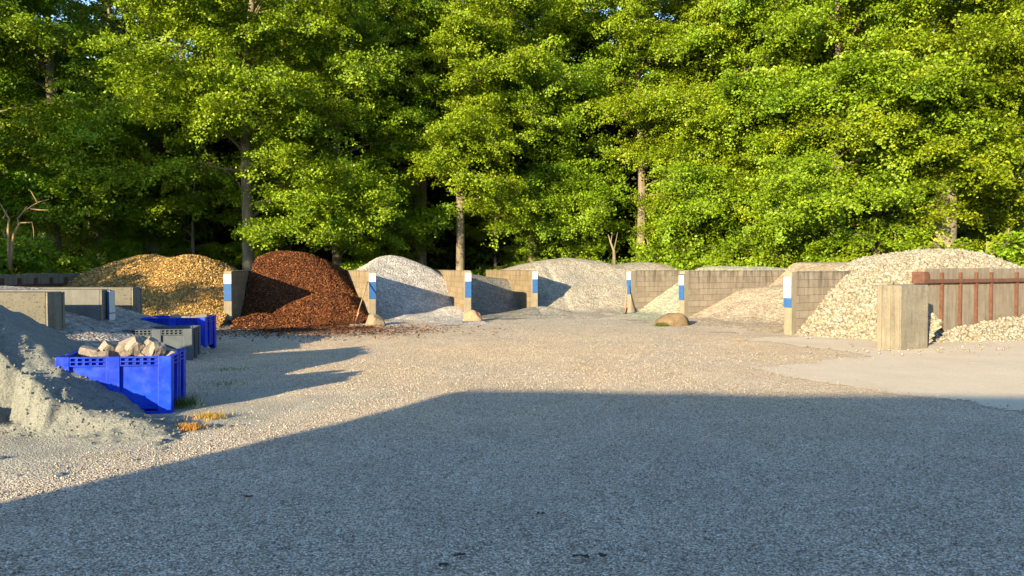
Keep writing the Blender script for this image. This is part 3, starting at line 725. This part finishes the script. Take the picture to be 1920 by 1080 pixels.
# ------------------------------------------------------------------ boulders
def boulder(px, py, w_, h, dep, mat, label, seed, rz=0.0, nm='boulder'):
    x, y = gpt(px, py); V, Fc = ico(4); s = seed*3.7
    D = np.array([mnoise.fractal(Vector((v[0]+s, v[1]-s, v[2]+2*s)), 1.0, 2.0, 5) for v in V*0.9])
    V = V*(1+0.22*D)[:, None]; r = np.random.default_rng(seed)
    for q in range(9):
        d = r.normal(size=3); d /= np.linalg.norm(d); s_ = V@d; V = V-np.outer(np.maximum(s_-r.uniform(0.7, 0.95), 0)*0.85, d)
    V = V*np.array([w_/2, dep/2, h]); V[:, 2] += 0.0
    o = meshobj(nm, V, Fc, mat, None, True); o.location = (x, y+dep*0.35, -0.04); o.rotation_euler = (0, 0, rz)
    return tag(o, label, 'boulder', 'boulders guarding the wall ends')
boulder(702, 610, 0.62, 0.40, 0.5, M['boulder_tan'], 'rough tan boulder at the wall end beside the bark', 3)
boulder(887, 601, 0.66, 0.36, 0.5, M['boulder_pink'], 'smooth rounded pink boulder casting a dark shadow', 5)
boulder(1267, 610, 1.15, 0.46, 0.6, M['boulder_brown'], 'long low brown boulder with moss and grass beside it', 8, 0.15)

# ------------------------------------------------------------------ shovels
def shovel(base, top, label, bw=0.25, bl=0.34):
    base = Vector(base); top = Vector(top); ax = (top-base).normalized()
    root = empty('shovel', tuple(base)); L = (top-base).length
    q = ax.to_track_quat('Z', 'X'); root.rotation_mode = 'QUATERNION'; root.rotation_quaternion = q
    MB().tube([(0,0,bl*0.75), (0.006,0,bl+0.3), (0,0,L*0.7), (0,0,L)], [0.017,0.017,0.018,0.019], 10).build('handle', M['handle'], root, 0, True)
    v = []; f = []; nx, nz = 7, 8
    for j in range(nz+1):
        for i in range(nx+1):
            u = i/nx*2-1; t = j/nz; ww = bw/2*(1-0.06*t)
            if t > 0.85: ww *= 1-0.25*(t-0.85)/0.15
            v.append((u*ww, 0.05*u*u+0.03*t, bl*t))
    for j in range(nz):
        for i in range(nx): a = j*(nx+1)+i; f.append((a, a+1, a+nx+2, a+nx+1))
    b = meshobj('blade', v, f, M['blade'], root, True); md = b.modifiers.new('thick', 'SOLIDIFY'); md.thickness = 0.006
    MB().tube([(0,0.03,bl*0.7), (0,0.02,bl+0.13)], [0.021,0.024], 10).build('socket', M['blade'], root, 0, True)
    return tag(root, label, 'shovel')
b1 = gpt(1167.5, 590, 0.0)
shovel((b1[0]+0.05, b1[1]-0.1, 0.03), (gx(1177, 27.72), 27.75, 1.08), 'shovel with a square reddish blade leaning on the distant sign post')
b2 = gpt(666, 607, 0.0)
shovel((b2[0]-0.02, b2[1], 0.03), (gx(689.5, 24.2), 24.22, 1.27), 'shovel with a long pale handle leaning between the bark and the tan boulder', 0.2, 0.4)

# ------------------------------------------------------------------ plastic crates and stones in them
def crate(mat, nm, W=1.2, D=0.8, H=0.74, sk=0.10):
    root = empty(nm, (0, 0, 0)); t = 0.028
    e = 0.07
    # thin recessed panels
    for nmn, bx in (('side_panel', (e, W-e, 0.035, 0.035+t)), ('side_panel', (e, W-e, D-0.035-t, D-0.035)),
                    ('side_panel', (0.035, 0.035+t, e, D-e)), ('side_panel', (W-0.035-t, W-0.035, e, D-e))):
        MB().box(bx[0], bx[1], bx[2], bx[3], sk, H-0.11).build(nmn, mat, root, 0.003)
    MB().box(0.064, W-0.064, 0.064, D-0.064, sk, sk+0.03).build('floor_panel', mat, root)
    for i, (x, y) in enumerate(((0, 0), (W-0.15, 0), (0, D-0.15), (W-0.15, D-0.15))):
        x2, y2 = x+0.15, y+0.15; mb = MB()
        fx = 0 if x == 0 else 1; fy = 0 if y == 0 else 1
        # L-shaped corner
        if fy == 0: mb.box(x, x2, y, y+0.045, 0.0, H)
        else: mb.box(x, x2, y2-0.045, y2, 0.0, H)
        ya, yb = (y+0.046, y2) if fy == 0 else (y, y2-0.046)
        if fx == 0: mb.box(x, x+0.045, ya, yb, 0.0, H)
        else: mb.box(x2-0.045, x2, ya, yb, 0.0, H)
        mb.build('corner_post', mat, root, 0.008)
    # middle ribs, front and back and sides
    for y0, y1 in ((0.0, 0.034), (D-0.034, D)):
        MB().box(W/2-0.09, W/2+0.06, y0, y1, 0.0, H).build('rib', mat, root, 0.007)
    for x0, x1 in ((0.0, 0.034), (W-0.034, W)):
        MB().box(x0, x1, D/2-0.10, D/2-0.03, sk, H).box(x0, x1, D/2+0.03, D/2+0.10, sk, H).build('rib', mat, root, 0.005)
    # ladder-like rim under the top edge
    mb = MB()
    for (xa, xb) in ((0.151, W/2-0.091), (W/2+0.061, W-0.151)):
        for (ya, yb) in ((0.003, 0.06), (D-0.06, D-0.003)):
            for z in (H-0.018, H-0.065, H-0.112): mb.box(xa, xb, ya, yb, z, z+0.014)
            n = 5 if xb-xa > 0.2 else 2
            for k in range(n+1):
                xx = xa+(xb-xa-0.010)*k/n; mb.box(xx, xx+0.010, ya+0.002, yb-0.002, H-0.098, H-0.066); mb.box(xx, xx+0.010, ya+0.002, yb-0.002, H-0.050, H-0.019)
            mb.box(xa, xb, ya+0.03 if ya < 0.1 else ya, yb if ya < 0.1 else yb-0.03, H-0.097, H-0.019) if False else None
    for (xa, xb) in ((0.003, 0.06), (W-0.06, W-0.003)):
        for z in (H-0.018, H-0.065, H-0.112): mb.box(xa, xb, 0.151, D-0.151, z, z+0.014)
    for (ya, yb) in ((0.040, 0.052), (D-0.052, D-0.040)): mb.box(0.15, W-0.15, ya, yb, H-0.097, H-0.0185)
    for (xa, xb) in ((0.040, 0.052), (W-0.052, W-0.040)): mb.box(xa, xb, 0.15, D-0.15, H-0.097, H-0.0185)
    mb.build('top_rim', mat, root)
    for y in (0.012, D/2-0.05, D-0.112): MB().box(0.151, W-0.151, y, y+0.10, 0.0, 0.045).build('skid', mat, root, 0.006)
    MB().box(0.10, W-0.10, 0.02, D-0.02, sk-0.03, sk-0.002).build('base_lip', mat, root, 0.004)
    return root
W1 = 1.25
c1 = crate(M['blue'], 'plastic_crate', W1, 0.86, 0.70)
fr = gpt(318, 771); A1 = math.radians(13); W1c = math.cos(A1)*W1; c1.location = (fr[0]-W1c, 8.80-math.sin(A1)*W1, -0.03); c1.rotation_euler = (0, math.radians(0.8), A1)
tag(c1, 'nearest bright blue plastic crate full of stone blocks, half buried by the sand', 'crate', 'plastic pallet crates')
c2 = crate(M['greyplastic'], 'plastic_crate', 1.2, 0.86, 0.70)
c2.location = (gx(359, 13.8)-1.2*math.cos(A1), 13.8-1.2*math.sin(A1), -0.13); c2.rotation_euler = (0, 0, A1)
tag(c2, 'dull grey plastic crate standing between the two blue crates', 'crate', 'plastic pallet crates')
c3 = crate(M['blue'], 'plastic_crate', 1.24, 0.86, 0.70)
c3.location = (gx(384, 15.0)-1.24*math.cos(A1*.6), 15.0-1.24*math.sin(A1*.6), 0.0); c3.rotation_euler = (0, 0, A1*.6)
tag(c3, 'farthest blue plastic crate, in front of the yellow wood chips', 'crate', 'plastic pallet crates')
# gravel fill in each crate
def fill(c, W_, D_, z, mat):
    n = 14; v = []; f = []
    for j in range(n+1):
        for i in range(n+1):
            x = 0.066+(W_-0.132)*i/n; y = 0.066+(D_-0.132)*j/n
            v.append((x, y, z+0.05*float(fbm(np.array(x*3+c.location.x), np.array(y*3), 1.5, 3))))
    for j in range(n):
        for i in range(n): a = j*(n+1)+i; f.append((a, a+1, a+n+2, a+n+1))
    o = meshobj('crate_filling', v, f, mat, None, True); o.location = c.location; o.rotation_euler = c.rotation_euler
    return o
def sett(x, y, z, dims, rot, label, seed, mat=None):
    r = np.random.default_rng(seed); bm = bmesh.new(); bmesh.ops.create_cube(bm, size=1.0)
    bmesh.ops.subdivide_edges(bm, edges=bm.edges[:], cuts=4, use_grid_fill=True)
    for v in bm.verts:
        c = v.co.copy(); l = c.length; c = c*(1-0.35*max(0, l-0.62)); 
        nz = mnoise.noise_vector(c*3.2+Vector((seed*2.1, 0, seed)))*0.07; c = c+nz
        v.co = Vector((c.x*dims[0], c.y*dims[1], c.z*dims[2]))
    me = bpy.data.meshes.new('stone_block'); bm.to_mesh(me); bm.free(); me.materials.append(mat or M['granite'])
    o = bpy.data.objects.new('stone_block', me); C.objects.link(o); o.location = (x, y, z); o.rotation_euler = rot
    return tag(o, label, 'stone', 'stone blocks in the crates')
# stones in nearest crate: px, py centre, size px
S1 = [(165,660,0.20,0.14,0.11,(0.1,0.25,0.3),'flat pinkish stone at the left end of the near blue crate'),
      (201,657,0.18,0.16,0.17,(0.3,0.5,0.9),'rough knobbly stone second from the left in the near crate'),
      (236,652,0.25,0.18,0.17,(0.25,-0.45,0.25),'largest squared granite block tilted up in the middle of the near crate'),
      (252,650,0.15,0.15,0.18,(0.5,0.6,0.9),'shaded lump right behind the largest granite block'),
      (282,653,0.22,0.18,0.19,(0.2,0.75,0.4),'pointed pale stone standing highest on the right of the near crate'),
      (270,661,0.16,0.13,0.10,(0.1,-0.4,0.1),'small wedge of stone at the foot of the pointed pale stone'),
      (294,656,0.15,0.14,0.15,(0.6,0.2,0.8),'grey shaded stone right of the pointed pale stone'),
      (315,661,0.17,0.12,0.09,(0.1,0.3,0.2),'low tan stone in the right corner of the near crate'),
      (222,664,0.22,0.16,0.10,(0,0.1,0.1),'low stone tucked beneath the largest granite block'),
      (185,665,0.20,0.14,0.08,(0,-0.1,0.5),'thin flat stone lying low between the two left stones')]
for i, (px, py, a, b, c_, rt, lb) in enumerate(S1):
    d = 9.12+0.1*(i % 3); z = EYE-(py-HOR)*d/F
    sett(gx(px, d), d, z, (a, b, c_), rt, lb, 10+i)
o = fill(c1, W1, 0.86, 0.56, M['lime_core']); tag(o, 'pile of dark stones filling the near blue crate', 'stones')
d = 15.3
for i, (px, py, a, b, c_, lb) in enumerate([(331,598,0.26,0.2,0.14,'rounded pinkish stone on the left in the far blue crate'),
        (345,598,0.24,0.2,0.14,'pinkish stone touching its twin in the middle of the far blue crate'), (372,597,0.30,0.2,0.13,'pale humped stone on the right in the far blue crate')]):
    sett(gx(px, d), d, EYE-(py-HOR)*d/F, (a, b, c_), (0.1, 0.2*(1-i), 0.3*i), lb, 30+i)
o = fill(c3, 1.24, 0.86, 0.60, M['lime_core']); tag(o, 'stones filling the far blue crate to just below its rim', 'stones')
o = fill(c2, 1.2, 0.86, 0.55, M['brownmix']); tag(o, 'brown gravel filling the dull grey crate', 'gravel')

# ------------------------------------------------------------------ trees
class LeafCloud:
    def __init__(s): s.P = []; s.N = []; s.S = []
    def spray(s, o, axis, L, Wd, n, size, rng, droop=0.25):
        """flat fan of leaves along axis"""
        u = rng.random(n)**0.8; lat = rng.normal(size=n)*Wd*(0.35+0.9*np.sin(np.pi*np.clip(u, 0, 1)))*0.5
        ax = np.array(axis)/np.linalg.norm(axis); side = np.cross(ax, [0, 0, 1.0]); side /= (np.linalg.norm(side)+1e-6)
        up = np.cross(side, ax)
        p = np.array(o)+np.outer(u*L, ax)+np.outer(lat, side)+np.outer(rng.normal(size=n)*0.09-droop*u*u*L*0.5, [0, 0, 1.0])
        nn = up[None]*0.9+(rng.normal(size=3)*0.42)[None]+rng.normal(size=(n, 3))*0.48
        s.P.append(p); s.N.append(nn); s.S.append(rng.uniform(0.7, 1.25, n)*size)
    def mesh(s, rng):
        P = np.concatenate(s.P); N = np.concatenate(s.N); N /= np.linalg.norm(N, axis=1)[:, None]; S = np.concatenate(s.S)[:, None]
        n = len(P); U = rng.normal(size=(n, 3)); U -= (U*N).sum(1)[:, None]*N; U /= np.linalg.norm(U, axis=1)[:, None]; W = np.cross(N, U)
        V = np.stack([P-U*S*0.55, P+W*S*0.36-U*S*0.05, P+U*S*0.55-N*S*0.1, P-W*S*0.36-U*S*0.05], 1).reshape(-1, 3)
        return V, np.arange(4*n).reshape(n, 4)
def make_tree(seed, H=19.0, R=4.6, low=4.0, tr=0.3, nl=46, dens=1.0, leaf=0.110, front=0.65, lean=0.0, bare=0.05, sprayn=84, mats=('trunk','twig','leaf')):
    """returns three meshes: trunk, branches, crown. local -y faces the yard."""
    r = np.random.default_rng(seed); tb = MB(); bb = MB(); lc = LeafCloud()
    def trunk_at(z):
        k = z/H; return np.array([lean*z*0.6+0.25*math.sin(z*0.35+seed)*k*1.5, 0.22*math.cos(z*0.3+seed*2)*k*1.5-0.02*z, z])
    zs = np.linspace(-0.3, H*0.93, 16); tb.tube([trunk_at(z) for z in zs], [tr*(1.35 if i == 0 else 1.0)*(1-0.88*max(z, 0)/H)+0.02 for i, z in enumerate(zs)], 12)
    for i in range(nl):
        k = (i+r.random())/nl; z = low+(H-0.8-low)*k
        prof = (0.55+0.6*math.sin(math.pi*min(1, 0.18+0.85*k)))*(1-0.55*max(0, k-0.6)/0.4)
        if r.random() < front: az = -math.pi/2+r.normal()*0.75
        else: az = r.uniform(0, 2*math.pi)
        L = R*prof*r.uniform(0.65, 1.15); rise = r.uniform(0.2, 1.4)*(0.7+0.6*k); fall = r.uniform(0.25, 0.8)
        d = np.array([math.cos(az), math.sin(az), 0]); o = trunk_at(z)
        pts = []
        bend = r.normal()*0.25; sd_ = np.array([-d[1], d[0], 0])
        nseg = 7
        for j in range(nseg+1):
            s_ = j/nseg; pts.append(o+d*L*s_+sd_*bend*L*s_*s_*0.6+np.array([0, 0, L*(rise*s_-fall*rise*s_*s_-0.18*s_*s_)]))
        r0 = 0.022+0.3*tr*(1-k)*0.6
        (tb if False else bb).tube(pts, [r0*(1-0.85*j/nseg)+0.006 for j in range(nseg+1)], 6, False)
        nsub = int(5+L*1.5)
        for q in range(nsub):
            s_ = 0.22+0.78*(q+r.random())/nsub; jj = s_*nseg; a = int(min(jj, nseg-1)); p = pts[a]*(1-(jj-a))+pts[a+1]*(jj-a)
            sgn = 1 if q % 2 else -1
            ang = sgn*r.uniform(0.45, 1.15)*(1-0.5*s_); ca, sa = math.cos(ang), math.sin(ang)
            dd = np.array([d[0]*ca-d[1]*sa, d[0]*sa+d[1]*ca, r.uniform(-0.42, 0.32)])
            sl = L*r.uniform(0.22, 0.42)*(1.15-0.4*s_)+0.4
            if r.random() < bare: 
                bb.tube([p, p+dd*sl*0.5+np.array([0,0,0.05]), p+dd*sl], [0.012, 0.008, 0.003], 4, False); continue
            bb.tube([p, p+dd*sl*0.5, p+dd*sl*0.95-np.array([0,0,0.1*sl])], [0.014, 0.009, 0.004], 4, False)
            ns = max(2, int(3*sl/1.1+0.5))
            for m_ in range(ns):
                f0 = m_/ns; o2 = p+dd*sl*f0; an = r.normal()*0.6; c2_, s2_ = math.cos(an), math.sin(an)
                ax = np.array([dd[0]*c2_-dd[1]*s2_, dd[0]*s2_+dd[1]*c2_, dd[2]*0.6-0.22+r.normal()*0.35])
                lc.spray(o2, ax, sl*r.uniform(0.45, 0.8), 0.26+0.16*sl, int(sprayn*dens*r.uniform(0.7, 1.3)), leaf, r, r.uniform(0.1, 0.5))
    V, Fc = lc.mesh(r)
    return (tb, bb, V, Fc, mats)
tree_cache = {}
def variant(key, **kw):
    if key in tree_cache: return tree_cache[key]
    tb, bb, V, Fc, mats = make_tree(**kw)
    a = tb.build('trunk', M[mats[0]], None, 0, True); b = bb.build('branches', M[mats[1]], None, 0, True); c = meshobj('crown', V, Fc, M[mats[2]])
    tree_cache[key] = [a, b, c, False]; return tree_cache[key]
def place_tree(key, x, y, rz, label, scale=1.0, name='beech_tree', cat='tree', group='trees along the edge of the wood'):
    t = tree_cache[key]; root = empty(name, (x, y, 0), rz); root.scale = (scale,)*3
    for i in range(3):
        if not t[3]: o = t[i]
        else: o = t[i].copy(); C.objects.link(o)
        o.parent = root
    t[3] = True
    return tag(root, label, cat, group)
variant('v1', seed=1, H=20, R=4.0, low=4.7, tr=0.22, nl=44)
variant('v2', seed=2, H=21, R=4.4, low=3.0, tr=0.27, nl=50, lean=0.01)
variant('v3', seed=3, H=19, R=4.0, low=1.8, tr=0.26, nl=50)
variant('v4', seed=4, H=20, R=4.2, low=2.0, tr=0.30, nl=52, lean=-0.01)
variant('v5', seed=5, H=22, R=4.6, low=2.6, tr=0.46, nl=50)
variant('v6', seed=6, H=18, R=4.0, low=2.2, tr=0.20, nl=48)
variant('v7', seed=7, H=21, R=4.6, low=5.2, tr=0.50, nl=46)
# front row, one entry per trunk seen in the photograph: key, px, distance, rotation, label
FR = [('v3', -60, 31, 0.2, 'leafy beech at the far left edge, lit only at its top'),
      ('v2', 105, 34, -0.7, 'shaded beech with dark trunk above the low brown panel wall'),
      ('v5', 290, 37, 0.35, 'beech whose crown rises straight above the yellow wood chips'),
      ('v2', 464, 32, 1.0, 'beech with the thick grey trunk behind the gap between wood chips and bark'),
      ('v3', 633, 36, 0.4, 'beech with dim trunk rising behind the right side of the bark heap'),
      ('v5', 786, 40, -0.1, 'beech with dark trunk behind the right slope of the pale gravel heap'),
      ('v1', 862, 37, 0.0, 'beech with the slim pale sunlit trunk above the pink boulder'),
      ('v4', 1000, 42, 0.3, 'beech set back behind the left end of the widest grey heap'),
      ('v3', 1110, 42, -0.3, 'beech behind the top of the widest grey heap'),
      ('v1', 1197, 39, 0.6, 'beech with a short sunlit trunk over the distant stained wall'),
      ('v4', 1325, 38, -0.15, 'bright green beech over the start of the black streaked wall'),
      ('v6', 1392, 36, 0.1, 'slender beech leafy to the ground above the black streaked wall'),
      ('v4', 1483, 37, -0.9, 'bright beech above the sign with two white plates'),
      ('v6', 1557, 31.5, 0.3, 'beech with the slanting pale trunk above the tan gravel'),
      ('v4', 1645, 34, 0.55, 'beech with blotched trunk left of the thickest trunk'),
      ('v7', 1765, 30, -0.1, 'beech with the thickest sunlit trunk above the limestone heap'),
      ('v3', 1880, 33, 0.15, 'bright beech above the rusty framed wall'),
      ('v4', 2040, 31, -0.2, 'beech at the far right edge of the view')]
for key, px, d, rz, lb in FR:
    place_tree(key, gx(px, d), d, rz, lb, random.uniform(0.95, 1.08))
for px, d, lb in ((185, 35, 'young understory beech left of the peak of the yellow wood chips'), (365, 36, 'young understory beech over the right side of the yellow wood chips'),
                  (545, 37, 'young understory beech over the peak of the bark heap'), (705, 39, 'young understory beech over the pale gravel heap'),
                  (930, 41, 'young understory beech right of the slim pale trunk'), (1060, 43, 'young understory beech left of the bent pale sapling'), (1440, 37, 'young understory beech over the black streaked wall')):
    place_tree('v6', gx(px, d), d, px*0.01, lb, 0.5)
# deeper rows, coarser, with shade put into the leaf colour
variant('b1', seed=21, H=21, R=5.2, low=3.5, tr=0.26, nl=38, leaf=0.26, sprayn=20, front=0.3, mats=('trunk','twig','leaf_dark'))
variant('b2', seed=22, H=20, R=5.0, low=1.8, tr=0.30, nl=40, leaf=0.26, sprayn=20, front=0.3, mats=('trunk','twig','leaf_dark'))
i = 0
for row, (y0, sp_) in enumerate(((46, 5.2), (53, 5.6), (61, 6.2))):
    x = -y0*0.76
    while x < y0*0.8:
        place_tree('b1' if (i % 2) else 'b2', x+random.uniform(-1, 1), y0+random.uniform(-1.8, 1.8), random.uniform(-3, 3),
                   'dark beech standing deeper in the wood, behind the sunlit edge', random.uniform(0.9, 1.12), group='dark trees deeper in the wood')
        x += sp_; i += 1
# off to the left: trees that throw the dappled shade over the wood chips
# shrubs / low beech growth along the back of the bays
variant('s1', seed=41, H=3.6, R=1.9, low=0.5, tr=0.06, nl=26, leaf=0.13, sprayn=40, front=0.6)
variant('s2', seed=42, H=2.9, R=2.1, low=0.4, tr=0.05, nl=24, leaf=0.13, sprayn=40, front=0.6)
SH = [('s1', 20, 27, 'sunlit bush in the left corner beside the bare dead branches'), ('s2', 150, 33, 'low shaded growth at the left end of the yellow chips'),
      ('s2', 640, 34, 'low leafy growth in the gap between bark and pale gravel'), ('s2', 815, 38, 'low leafy growth left of the slim pale trunk'),
      ('s1', 905, 39, 'bush right of the slim pale trunk above the pink boulder'), ('s2', 985, 40, 'low growth above the small distant sign'),
      ('s1', 1060, 42, 'bush above the crest of the widest grey heap'), ('s1', 1225, 38, 'bush beside the bent white sapling'),
      ('s1', 1310, 36, 'bright bush over the sign of the mossy boulder'), ('s2', 1370, 34, 'bright low bush over the middle of the black streaked wall'),
      ('s1', 1440, 33, 'bright bush over the end of the black streaked wall'), ('s2', 1520, 33, 'low bush left of the slanting pale trunk'),
      ('s2', 1610, 30, 'spreading low bush over the left flank of the limestone'), ('s1', 1690, 30, 'spreading bush over the crest of the limestone heap'),
      ('s2', 1845, 26, 'bright bush beside the short wooden stump'), ('s1', 1900, 26, 'bright bush at the right edge behind the rusty framed wall'),
      ('s1', 560, 36, 'shaded bush behind the bark heap'), ('s2', 1135, 40, 'low growth left of the bent white sapling')]
for key, px, d, lb in SH:
    place_tree(key, gx(px, d), d, random.uniform(-0.5, 0.5), lb, random.uniform(0.85, 1.1)*(0.62 if 500 < px < 1180 else 1.0), 'bush', 'bush', 'bushes behind the bays')

for n_, (x, y, sc, lb) in enumerate(((-19.8, 13.6, 1.35, 'tall bush nearest the yard, beyond the left edge of the view'), (-22.9, 13.5, 1.62, 'tall bush between two others beyond the left edge of the view'), (-26.3, 13.0, 1.9, 'outermost tall bush beyond the left edge of the view'))):
    place_tree('s1', x, y, 0.4+n_, lb, sc, 'bush', 'bush', 'tall bushes left of the yard')
variant('h1', seed=51, H=15.5, R=3.6, low=7.6, tr=0.25, nl=40, leaf=0.24, sprayn=22)  # added out of view, high crowns shaped to shade the left of the wood
for x, y, lb in ((-31.2, 8.0, 'unseen tall bare stemmed beech added for its shade, nearest the yard, beyond the left edge of the view'), (-38.5, 8.6, 'outermost unseen tall bare stemmed beech added for its shade, beyond the left edge of the view')):
    place_tree('h1', x, y, 0.5+x, lb, 1.0, group='unseen trees added for shade left of the yard')
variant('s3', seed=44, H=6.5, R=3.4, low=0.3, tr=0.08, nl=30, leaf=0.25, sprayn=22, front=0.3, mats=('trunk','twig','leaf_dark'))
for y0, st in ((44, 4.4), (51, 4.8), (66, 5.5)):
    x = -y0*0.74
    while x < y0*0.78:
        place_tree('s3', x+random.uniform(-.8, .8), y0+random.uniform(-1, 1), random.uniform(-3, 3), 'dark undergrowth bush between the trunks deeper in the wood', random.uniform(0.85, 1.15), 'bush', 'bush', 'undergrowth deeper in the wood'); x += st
# bare dead branches at left, bent sapling, stump
def branchy(name, pts_list, mat, label, cat):
    mb = MB()
    for pts, r0 in pts_list: mb.tube(pts, [r0*(1-0.8*i/(len(pts)-1)) for i in range(len(pts))], 7)
    o = mb.build(name, mat, None, 0, True); return tag(o, label, cat)
def pp(px, py, d): return (gx(px, d), d, EYE-(py-HOR)*d/F)
D_ = 24
branchy('dead_tree', [([pp(20,505,D_),pp(24,460,D_),pp(28,438,D_),pp(38,420,D_-.2),pp(35,410,D_),pp(46,397,D_-.3),pp(60,388,D_-.4),pp(73,380,D_-.5),pp(94,374,D_-.6)], 0.05),
        ([pp(73,380,D_-.5),pp(66,368,D_-.5),pp(60,358,D_-.6)], 0.03), ([pp(60,392,D_-.4),pp(76,394,D_-.5),pp(93,394,D_-.6)], 0.03),
        ([pp(46,397,D_-.3),pp(50,390,D_-.3),pp(54,387,D_-.3)], 0.025), ([pp(18,500,D_),pp(17,430,D_),pp(19,410,D_),pp(10,395,D_),pp(3,382,D_)], 0.05),
        ([pp(40,418,D_-.2),pp(62,417,D_-.3),pp(65,435,D_-.3),pp(64,448,D_-.3)], 0.022), ([pp(8,412,D_),pp(16,392,D_)], 0.02)], M['deadwood'],
        'bare twisting dead branches catching the sun at the left edge', 'tree')
D_ = 37
branchy('sapling', [([pp(1152,505,D_),pp(1151,470,D_),pp(1145,455,D_),pp(1140,440,D_)], 0.10), ([pp(1151,470,D_),pp(1155,450,D_),pp(1158,435,D_)], 0.04), ([pp(1145,455,D_),pp(1148,436,D_)], 0.03)],
        M['trunk'], 'bent forked sapling with pale bark behind the widest grey heap', 'tree')
D_ = 25
branchy('stump', [([pp(1860,505,D_),pp(1860,487,D_),pp(1860,470,D_),pp(1860,469.5,D_)], 0.14)], M['deadwood'], 'short upright wooden stump above the rusty framed wall', 'stump')
branchy('leaning_stick', [([pp(1870,505,D_),pp(1878,490,D_),pp(1888,483,D_)], 0.09)], M['deadwood'], 'short broken stick leaning right of the wooden stump', 'stick')

# ------------------------------------------------------------------ grass tufts and litter
def tuft(px, py, w_, h, n, mat, label, nm='grass_tuft'):
    x, y = gpt(px, py); V = []; Fc = []
    for k in range(n):
        bx = random.gauss(0, w_*0.4); by = random.gauss(0, w_*0.3); a = random.uniform(0, 6.28); hh = h*random.uniform(0.25, 1); l = random.uniform(0.1, 1.6)*hh
        c, s = math.cos(a), math.sin(a); ww = 0.0035
        b = len(V); V += [(bx-s*ww, by+c*ww, 0), (bx+s*ww, by-c*ww, 0), (bx+c*l*.4+s*ww*.7, by+s*l*.4-c*ww*.7, hh*.6), (bx+c*l*.4-s*ww*.7, by+s*l*.4+c*ww*.7, hh*.6), (bx+c*l, by+s*l, hh)]
        Fc += [(b, b+1, b+2, b+3), (b+3, b+2, b+4)]
    o = meshobj(nm, V, Fc, mat); o.location = (x, y, -0.01); return tag(o, label, 'grass', 'tufts growing in the yard')
tuft(345, 803, 0.17, 0.06, 900, M['dry_grass'], 'orange dry weed clump at the foot of the sand', 'weed_clump')
tuft(388, 782, 0.22, 0.07, 420, M['dry_grass'], 'yellowish dry grass tuft right of the near blue crate', 'weed_clump')
tuft(340, 760, 0.24, 0.16, 350, M['grass'], 'green weeds in the shade against the near blue crate')
tuft(425, 693, 0.45, 0.06, 130, M['grass'], 'upper faint green patch in the shaded gravel')
tuft(420, 720, 0.40, 0.06, 110, M['grass'], 'lower faint green patch in the shaded gravel')
tuft(1239, 611, 0.24, 0.13, 500, M['grass'], 'bright green tuft at the left foot of the mossy brown boulder')
tuft(1388, 636, 0.45, 0.02, 260, M['dry_grass'], 'flat strip of moss where the gravel meets the concrete slab', 'moss_strip')
# bark crumbs drifting over the gravel
def bark_litter():
    n = 5200; x = RNG.normal(-5.6, 1.9, n); y = RNG.normal(20.2, 1.1, n); P = np.stack([x, y, np.full(n, 0.0)], -1); N = np.tile([0, 0, 1.0], (n, 1))
    V, Fc = chips_mesh(P, N, 0.04, 0.11, 0.02, 0.04, 0.25); o = meshobj('bark_litter', V, Fc, M['bark_chip'])
    tag(o, 'thin scatter of brown bark crumbs on the gravel before the bark heap', 'litter', kind='stuff')
bark_litter()
for px, py, s in ((1088, 1052, 0.055), (1015, 970, 0.03), (1130, 1050, 0.03), (832, 1068, 0.035), (462, 936, 0.04), (860, 1050, 0.03)):
    x, y = gpt(px, py); n = 10; V = [(0, 0, 0.012)]; 
    for k in range(n):
        a = k/n*6.283; r_ = s*random.uniform(0.5, 1.1); V.append((r_*math.cos(a)*1.3, r_*math.sin(a)*0.7, random.uniform(0.0, 0.022)))
    o = meshobj('dead_leaf', V, [(0, 1+k, 1+(k+1) % n) for k in range(n)], M['debris']); o.location = (x, y, 0.004)
    tag(o, {1088:'largest dark curled leaf lying near the bottom centre', 1015:'small dark leaf lying farther up in the shaded gravel', 1130:'dark sliver of leaf just right of the largest curled leaf',
            832:'dark leaf scrap at the bottom edge, left of centre', 462:'dark leaf scrap in the left part of the shaded gravel', 860:'tiny dark leaf scrap left of the largest curled leaf'}[px], 'leaf', 'dead leaves on the shaded gravel')

# ------------------------------------------------------------------ the building behind the photographer that shades the foreground
H_B = 4.5; off = H_B/math.tan(SUN_EL)
P1 = gpt(870, 731); P2 = gpt(1920, 744); fx_, fy_ = unit(P2[0]-P1[0], P2[1]-P1[1])
cx_, cy_ = P1[0]-off*math.sin(SUN_AZ), P1[1]-off*math.cos(SUN_AZ)
sh = empty('warehouse', (cx_, cy_, 0), math.atan2(fy_, fx_))
MB().box(0.0, 40, -14, 0.0, -0.1, H_B-0.12).build('wall', M['wallpaint'], sh)
MB().box(-0.0, 40.0, -14, 0.0, H_B-0.118, H_B).build('roof', M['roof'], sh)
MB().box(6, 10, 0.003, 0.06, 0, 3.2).build('door', M['greyplastic'], sh)
tag(sh, 'long flat roofed warehouse behind the photographer that shades the foreground', 'building')
